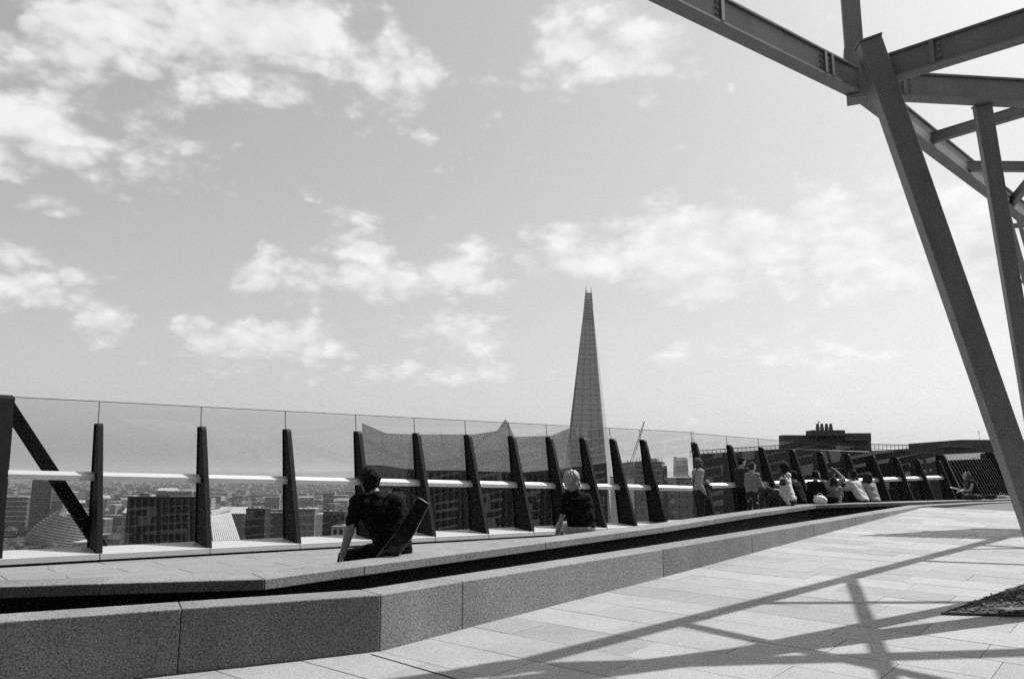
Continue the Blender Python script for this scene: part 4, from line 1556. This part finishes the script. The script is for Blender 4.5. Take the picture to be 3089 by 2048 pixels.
me = remeshed(bm, 'shoulder_panel', .014, 2, .006)
me.transform(SJ)
link_mesh('shoulder_panel', me, 'vinyl_black', j6.parent, True)
bm = bmesh.new()
add_limb(bm, (-.07, .03, .63), (.07, .03, .63), .055, .055)
me = remeshed(bm, 'hood', .014, 2, .006)
me.transform(SJ)
link_mesh('hood', me, 'cloth_white', j6.parent, True)

L7 = seat_px(2420, 7, .50)
person('person in a black padded jacket hunched beside the white puffer jacket', L7, -40, 1.0,
    sit(lean=(-.05, .14), elr=(.22, .22, .30)), 'skin_light', 'cloth_black', 'cloth_black', 'hair_black', 'short', sleeve='long', build=1.15, voxel=.015, nod=-18, group=GRP)
L8 = seat_px(2452, 7, .62)
person('bearded man in black T-shirt bending forward with hands joined', L8, 58, 1.02,
    sit(lean=(0, .15), elr=(.22, .26, .26), wrr=(.06, .46, .22), ell=(-.22, .26, .26), wrl=(-.04, .46, .22), head=(0, .22, .745)),
    'skin_mid', 'cloth_black', 'cloth_charcoal', 'hair_black', 'short', voxel=.015, nod=-26, look=6, group=GRP)
L9 = seat_px(2512, 7, .95)
person('fair haired woman in grey top with one arm raised to her head', L9, 40, 1.02,
    sit(lean=(0, .05), elr=(.27, .16, .66), wrr=(.12, .10, .84)), 'skin_light', 'cloth_grey', 'cloth_denim', 'hair_fair', 'bun', voxel=.015, group=GRP, look=10)
L10 = seat_px(2522, 7, .40)
person('woman with long brown hair sitting low in a pale loose top, back turned', L10 - Vector((0, 0, .02)), 12, .84,
    sit(lean=(0, .12)), 'skin_light', 'cloth_grey', 'cloth_charcoal', 'hair_brown', 'long', sleeve='long', voxel=.015, nod=-10, group=GRP)
L11 = seat_px(2606, 7, .48)
person('man with close cropped hair in a white T-shirt leaning forward over his knees', L11, -34, 1.02,
    sit(lean=(-.03, .20), knee_l=(-.12, .42, .34), ank_l=(-.14, .60, -.02), knee_r=(.12, .42, .30), elr=(.22, .36, .36), wrr=(.0, .46, .36), ell=(-.24, .34, .36), wrl=(-.12, .54, .38), head=(-.03, .26, .76)),
    'skin_dark', 'cloth_white', 'cloth_black', 'hair_black', 'buzz', build=1.14, voxel=.015, nod=-10, group=GRP, top_wrinkle=.014)
L12 = seat_px(2642, 7, .45)
person('woman with big curly dark hair in a pale T-shirt sitting beside the white T-shirt', L12, -20, .92,
    sit(lean=(-.05, .16), elr=(.22, .20, .30)), 'skin_mid', 'cloth_pale', 'cloth_charcoal', 'hair_brown', 'curly', voxel=.015, nod=-16, group=GRP)
# reader further along
L13 = seat_px(2955, 8, .30) + Vector((0, 0, .075))
_, S13, q13 = person('woman in a dark vest sitting cross legged on the bench, reading alone', L13, -82, .93,
    sit(lean=(0, .20), knee_l=(-.34, .26, .10), knee_r=(.34, .26, .10), ank_l=(.10, .34, .06), ank_r=(-.10, .30, .06), chest=(0, .13, .42), neck=(0, .22, .56), head=(0, .30, .70),
        elr=(.22, .30, .28), wrr=(.10, .48, .24), ell=(-.22, .30, .28), wrl=(-.06, .50, .24), shl=(-.165, .20, .52), shr=(.165, .20, .52)),
    'skin_light', 'cloth_charcoal', 'cloth_denim', 'hair_fair', 'long', sleeve='none', build=.95, voxel=.014, nod=-22)
bk = empty('open_book', S13 @ Vector((.02, .62, .26)), 'open white book held by the woman reading alone', 'book')
for s_ in (-1, 1):
    a, b = S13 @ Vector((.02, .56, .27)), S13 @ Vector((.02, .74, .33))
    n = (S13.to_3x3() @ Vector((1, 0, 0))).normalized() * .13 * s_
    up = Vector((0, 0, .03))
    lo = [a, b, b + n + up, a + n + up]
    MB().hexa(lo, [p + Vector((0, 0, .012)) for p in lo]).build('page_block', 'paper', bk)

# bags on the bench
def soft_bag(name, label, cat, c, r, mat, seed, spikes=0):
    e = empty(name, c, label, cat)
    bm = bmesh.new()
    add_ball(bm, c + Vector((0, 0, r[2] * .9)), r, 3)
    if spikes:
        rg2 = random.Random(seed)
        for k in range(spikes):
            a = rg2.uniform(0, 6.28)
            p = c + Vector((math.cos(a) * r[0] * .6, math.sin(a) * r[1] * .5, r[2] * 1.3))
            add_limb(bm, p, p + Vector((math.cos(a) * .05, 0, .06)), .03, .012)
    me = remeshed(bm, 'sack', .013, 1, .018, (14, 14, 14), seed)
    link_mesh('sack', me, mat, e, True)
    st = MB()
    for k in range(6):
        a0, a1 = math.pi * k / 6, math.pi * (k + 1) / 6
        st.bar(c + Vector((r[0] * .4 * math.cos(a0), 0, r[2] * 1.7 + .08 * math.sin(a0))), c + Vector((r[0] * .4 * math.cos(a1), 0, r[2] * 1.7 + .08 * math.sin(a1))), .012, .012, up=(0, 1, 0))
    st.build('handle', mat, e)
    return e


b1 = seat_px(2476, 7, .22) + Vector((0, 0, .075))
soft_bag('plastic_bag', 'crumpled white plastic bag on the bench beside the bearded man', 'bag', b1, (.17, .10, .11), 'plastic_white', 3.0, 5)
b2 = seat_px(2508, 7, .28) + Vector((0, 0, .075))
soft_bag('backpack', 'round black backpack lying on the bench before the long haired woman', 'bag', b2, (.20, .12, .12), 'cloth_black', 5.0)
b3_ = seat_px(2990, 8, .28) + Vector((0, 0, .075))
soft_bag('shoulder_bag', 'dark bag on the bench behind the woman reading alone', 'bag', b3_, (.16, .10, .08), 'cloth_charcoal', 8.0)
b4_ = seat_px(3025, 8, .5) + Vector((0, 0, .0))
soft_bag('tote_bag', 'flattened pale tote bag lying past the dark bag', 'bag', b4_, (.26, .12, .09), 'cloth_pale', 9.0)

# ------------------------------------------------------------------ haze
hz = MB().box(-42000, 42000, -60, 47000, G0 - 1, 242)
hm = bpy.data.materials.new('haze')
hm.use_nodes = True
ht = hm.node_tree
ht.nodes.clear()
ho = N(ht, 'ShaderNodeOutputMaterial')
pv = N(ht, 'ShaderNodeVolumePrincipled')
pv.inputs['Color'].default_value = (.96, .96, .96, 1)
pv.inputs['Density'].default_value = HAZE
pv.inputs['Density Attribute'].default_value = ''
pv.inputs['Anisotropy'].default_value = .3
link(ht, pv.outputs[0], ho.inputs['Volume'])
MATS['haze'] = hm
if HAZE > 0:
    hzo = hz.build('haze', 'haze')
    tag(hzo, kind='stuff')
